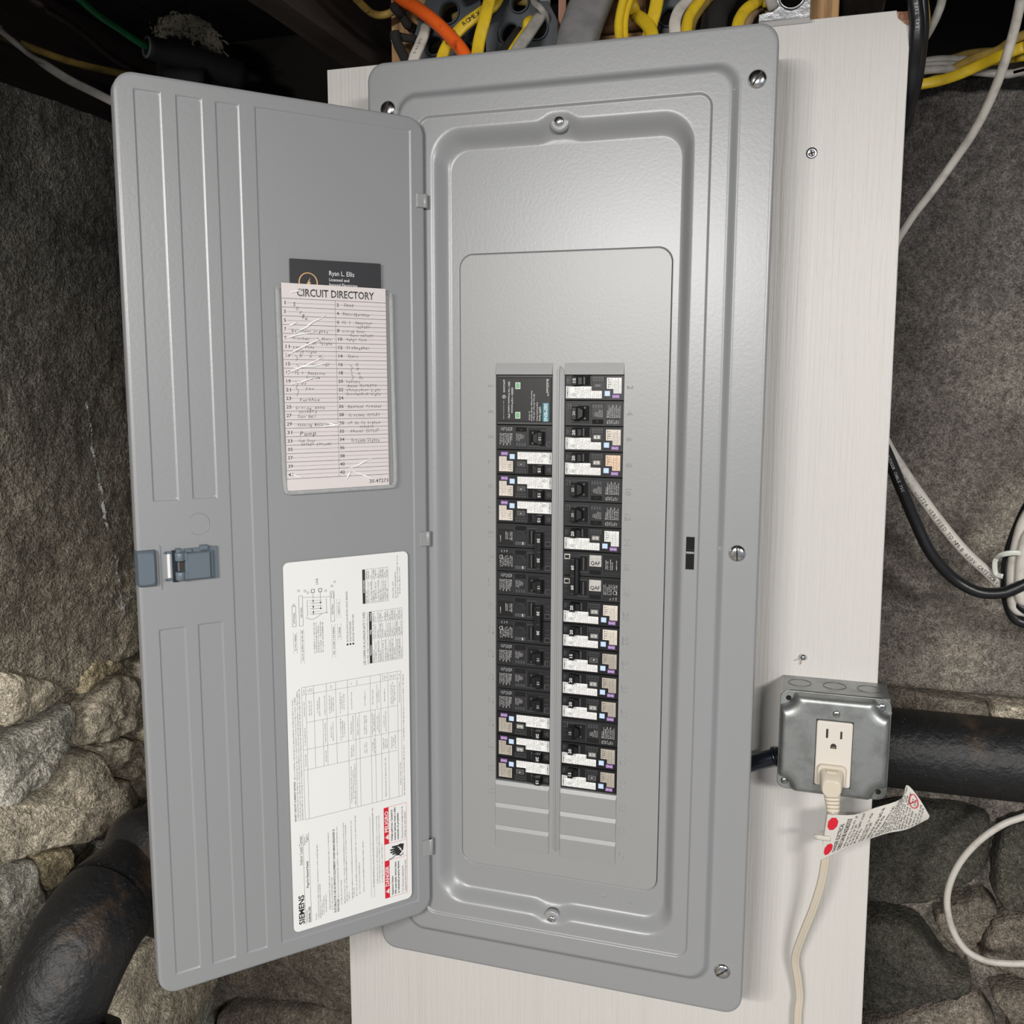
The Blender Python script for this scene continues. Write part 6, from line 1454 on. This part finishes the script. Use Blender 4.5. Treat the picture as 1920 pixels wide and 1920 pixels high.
for i, p in enumerate(Q):
    t = (Q[min(i + 1, len(Q) - 1)] - Q[max(i - 1, 0)]).normalized(); s_ = Vector((t.z, 0, -t.x)); L = []
    R_ = (.006 + .009 * math.sin(math.pi * min(1, i / (len(Q) - 1) * 1.1))) 
    for k in range(20):
        a = 2 * math.pi * k / 20; r_ = R_ * (1 + .45 * noise.noise(Vector((i * .5, k * .8, 2))) + .25 * noise.noise(Vector((i * 1.9, k * 2.3, 7))))
        L.append(p + s_ * math.cos(a) * r_ * 1.1 + Vector((0, 1, 0)) * math.sin(a) * r_ * .6)
    loops.append(L)
m.loft(loops, INSUL, cap0=True, cap1=True, smooth=True)
for k in range(150):
    q = Q[rn.randrange(len(Q))] + Vector((rn.uniform(-.014, .014), rn.uniform(-.012, -.004), rn.uniform(-.013, .013)))
    w = rn.uniform(.001, .0045); d = Vector((rn.uniform(-1, 1), rn.uniform(-.4, .4), rn.uniform(-1, 1))).normalized()
    m.tube([q, q + d * w * 1.5, q + d * w * 2 + Vector((w, 0, -w))], w * .35, INSUL, seg=5, n=1)
tag(m.build('insulation_tuft'), 'dirty pale insulation stuffed in a gap above the open door', 'insulation', kind='stuff')

# right side
cable('white_cable', 'r_white', .0046, WHT, 'white cable crossing the upper right corner down behind the board')
for i, l in enumerate(('upper white cable lying along the top of the right wall', 'middle white cable lying along the top of the right wall', 'lowest white cable lying along the top of the right wall')):
    cable('white_cable', 'r_w%d' % i, .0050, WHTOLD, l, ry=.004)
cable('yellow_cable', 'r_y0', .0062, YEL, 'broad yellow cable twisting across the top of the right wall', ry=.0036, square=True)
cable('yellow_cable', 'r_y1', .0052, YELOLD, 'yellow cable wound beneath the broad one at upper right', ry=.0036)
cable('yellow_cable', 'r_y2', .0040, YELOLD, 'thin yellow cable behind the white bundle at upper right')
cable('yellow_cable', 'r_y3', .0050, YEL, 'short yellow cable at the right edge under the broad one')
o = cable('black_cable', 'r_black', .0068, BLK, 'black cable hanging over the chipped corner of the board')
printed(o, 'r_black', 'E42 TYPE SE CABLE 600V 3 CDRS', .0030, .1, .8, DIMINK, .0069, flip=-1)
cable('black_cable', 'r_black2', .0062, BLK, 'second black cable hanging just right of the board corner')
cable('yellow_cable', 'r_ythin', .0032, YELOLD, 'thin yellow cable hanging beside the black cables')
cable('white_cable', 'r_wthin', .0042, WHTOLD, 'dusty white cable curving behind the black cables')
o = cable('white_cable', 'm_white', .0062, WHT, 'white cable sloping from behind the board to the coil')
printed(o, 'm_white', 'E73T24 VERIFIED TO NM-B 600V CATEGORY 6 UTP FT4 4PR UL CMR ETL', .0042, .08, .95, INK, .0065, side=-.001)
o = cable('black_cable', 'm_black', .0066, BLK, 'black cable sagging from behind the board to the coil')
printed(o, 'm_black', 'LL28 TYPE OUTDOOR CABLE 75C', .0030, .06, .45, DIMINK, .0068)
G2 = 'cables of the tied coil at the right edge'
cable('black_cable', 'c_black1', .0062, BLK, 'outermost black loop of the tied coil at right edge', group=G2)
cable('black_cable', 'c_black2', .0060, BLK, 'small inner black loop under the cable tie', group=G2)
cable('white_cable', 'c_white1', .0066, WHT, 'left white cable of the tied coil', group=G2)
cable('white_cable', 'c_white2', .0066, WHT, 'right white cable of the tied coil', group=G2)
c1 = Vector(PATHS['c_white1'][4]); m = MB()
m.tube([c1 + Vector((-.0175, .004, .006)), c1 + Vector((-.0150, -.008, .0125)), c1 + Vector((-.004, -.0135, .0165)), c1 + Vector((.012, -.0150, .0165)), c1 + Vector((.030, -.0135, .0165))], .0032, mat('clear_cable_tie', (.62, .64, .58), rough=.3), ry=.0009, seg=8, n=5)
m.tube([c1 + Vector((-.0175, .004, .006)), c1 + Vector((-.0185, .006, .000)), c1 + Vector((-.0165, .006, -.012)), c1 + Vector((-.010, .002, -.014))], .0030, mat('clear_cable_tie', (.62, .64, .58)), ry=.0009, seg=8, n=5)
tag(m.build('cable_tie'), 'pale cable tie around the coil at the right edge', 'cable tie')
cable('white_cable', 'loop', .0042, WHT, 'big white cable loop in front of the stones at lower right')

# ------------------------------------------------------------------ cable stackers, wood blocks, bracket above the panel
def stacker(name, label, outline, holes, y, th=.0035, mt=STACK):
    """plate with round holes: quads fan between the outline and each hole by constrained strips"""
    bm = bmesh.new()
    cu = bpy.data.curves.new('s', 'CURVE'); cu.dimensions = '2D'; cu.fill_mode = 'BOTH'; cu.extrude = th / 2; cu.bevel_depth = .0006; cu.bevel_resolution = 1
    for pts in [outline] + [[(cx + r * math.cos(a), cz + r * math.sin(a)) for a in [2 * math.pi * k / 32 for k in range(32)]] for cx, cz, r in holes]:
        sp = cu.splines.new('POLY'); sp.points.add(len(pts) - 1); sp.use_cyclic_u = True
        for i, p in enumerate(pts): sp.points[i].co = (p[0], p[1], 0, 1)
    t = bpy.data.objects.new('s', cu); COL.objects.link(t)
    dg = bpy.context.evaluated_depsgraph_get(); me = bpy.data.meshes.new_from_object(t.evaluated_get(dg))
    m = MB(); m.add([(v.co.x, y + v.co.z, v.co.y) for v in me.vertices], [tuple(p.vertices) for p in me.polygons], mt)
    bpy.data.objects.remove(t); bpy.data.curves.remove(cu); bpy.data.meshes.remove(me)
    for cx, cz, r in holes: m.lathe([(-.004, r), (-.0055, r - .0004), (-.0055, r - .0016), (.012, r - .0016), (.012, r)], (cx, y, cz), (0, 1, 0), mt, seg=32, cap=False)
    return tag(m.build(name), label, 'cable organizer')
stacker('cable_stacker', 'dark grey cable stacker plate with large holes, left of the printed yellow cable',
        [(.0078, 1.0075), (.0175, 1.0350), (.0300, 1.0620), (.0700, 1.0680), (.0860, 1.0400), (.0830, .9700), (.0180, .9700), (.0080, .9930)], [(.0335, 1.0010, .0115), (.0500, 1.0330, .0130), (.0700, .9930, .0090)], .102)
stacker('cable_stacker', 'dark grey cable stacker plate with large holes, left of the grey service cable',
        [(.0930, .9700), (.0925, 1.0050), (.1000, 1.0330), (.1200, 1.0650), (.1450, 1.0650), (.1600, 1.0330), (.1710, 1.0120), (.1718, .9700)], [(.1185, 1.0050, .0120), (.1500, 1.0060, .0120), (.1300, 1.0340, .0110)], .102)
stacker('cable_stacker', 'grey stacker plate half hidden between yellow cables right of centre',
        [(.2720, .9700), (.2720, 1.0150), (.2850, 1.0500), (.3150, 1.0500), (.3300, 1.0200), (.3300, .9700)], [(.2860, 1.0060, .0105), (.3140, 1.0060, .0105), (.300, 1.0370, .010)], .108)
stacker('stud_bracket', 'shiny metal bracket with a round hole above the board', [(.3770, .9848), (.3772, .9900), (.3900, .9925), (.3890, 1.0300), (.4240, 1.0300), (.4236, .9850)], [(.4070, 1.0035, .0125)], .0835, th=.0020, mt=ALU)
m = MB(); m.box(.3768, .4240, .0825, .1080, .9836, .9848, ALU, bev=.0004); m.box(.4226, .4240, .0825, .1080, .9848, 1.0300, ALU)
o = m.build('bracket_flange'); tag(o, 'narrow metal ledge under the holed bracket', 'bracket')
m = MB(); m.tube([(.3900, .090, 1.198), (.3860, .080, 1.030), (.3850, .079, 1.010), (.3880, .078, .9985), (.3905, .080, .9940)], .0052, WHTOLD, ry=.003, n=4); tag(m.build('cable_clamp'), 'small off-white cable clamp beside the metal bracket', 'clamp')
m = MB(); m.tube([(.050, .085, 1.198), (.060, .078, 1.12), (.0745, .073, 1.052), (.0780, .070, 1.040)], .0110, mat('grey_putty', (.27, .27, .25), rough=.7), ry=.006, n=4, taper=lambda t: 1.1 - .2 * t); tag(m.build('cable_clamp'), 'grey-white rubbery clip among the yellow cables, left of centre', 'clamp')
def block(name, label, x0, x1, y0, y1, z0, z1, mt, part_=None):
    m = MB(); m.box(x0, x1, y0, y1, z0, z1, mt, bev=.0012); return tag(m.build(name), label, 'wood block')
block('wood_block', 'small pine block with dark grain left of the orange cable', -.0264, .020, .118, .156, 1.0215, 1.19, NEWWOOD)
block('wood_block', 'pale pine piece just above the panel top, left end', -.0264, .006, .118, .156, .60, 1.0165, NEWWOOD)
m = MB(); m.box(-.0264, .020, .1165, .150, 1.0165, 1.0225, mat('smeared_mortar', (.30, .29, .24), rough=.9, bump=(90, .8, .003), var=(60, (.15, .14, .10), .45, .6)), bev=.001); tag(m.build('mortar_smear'), 'grey-white smear between the two left pine pieces', 'mortar')
m = MB()
m.tube([(.196, .135, 1.028), (.225, .133, 1.0265), (.262, .131, 1.0265)], .0225, NEWWOODH, ry=.018, seg=16, n=4); tag(m.build('wood_block'), 'rounded reddish wood piece behind the grey service cable', 'wood block')
block('wood_block', 'light wood strip under the rounded piece, right of the service cable', .196, .262, .116, .150, .60, .9985, NEWWOOD)
block('wood_block', 'orange-brown upright post above the board, right of the metal bracket', .4226, .4503, .118, .156, .60, 1.18, NEWWOOD)
m = MB(); m.box(.170, .178, .108, .111, .99, 1.19, mat('pinkish_wood_sliver', (.50, .27, .18), rough=.7)); tag(m.build('wood_sliver'), 'thin pinkish wood sliver left of the service cable', 'wood strip')

# ------------------------------------------------------------------ cast-iron drain
dr = thing('drain_pipe', 'black cast-iron drain pipe along the wall behind the board', 'pipe', (0, .35, .18))
m = MB()
yc, zc, R0 = .345, .180, .0505
m.lathe([(0, R0), (.35, R0), (.70, R0), (1.10, R0), (2.85, R0)], (-.235, yc, zc - .010), (1, 0, .006), IRON, seg=36)
m.build('straight_run', dr)
HUB = Vector((-.312, .040, .030)); AX = Vector((-.30, -.94, -.05)).normalized()
m = MB()
m.tube([(-.20, .345, .170), (-.262, .325, .150), (-.312, .262, .105), (-.322, .190, .066), (-.300, .125, .040), HUB - AX * .045], .062, IRON, seg=32, n=6)
m.build('bend', dr)
m = MB(); m.lathe([(-.075, .062), (-.066, .074), (-.055, .084), (-.040, .088), (-.018, .088), (-.008, .085), (.000, .080), (.010, .079), (.020, .0815), (.034, .0815), (.044, .078), (.052, .070), (.058, .059), (.062, .050)], HUB, AX, IRON, seg=48, cap=False); m.build('hub', dr)
m = MB()
el = [HUB + AX * .025, (-.326, -.030, .028), (-.322, -.075, .026), (-.318, -.112, .010), (-.322, -.136, -.018), (-.328, -.152, -.048), (-.328, -.162, -.066)]
m.tube(el, .0578, IRON, seg=44, n=8)
m.build('elbow', dr)
HX = (.14, -.40, -.88)
m = MB(); m.lathe([(.008, .052), (.003, .060), (.0, .070), (.003, .077), (.010, .079), (.045, .079), (.060, .074), (.085, .062), (.30, .058)], (-.328, -.160, -.058), HX, IRON, seg=44)
m.lathe([(-.0035, .0586), (-.0035, .0600), (.003, .0600)], (-.328, -.160, -.058), HX, BLACKVOID, seg=36, cap=False)
m.build('lower_hub', dr)

for o in bpy.data.objects:
    if '_w' in o.keys(): del o['_w']
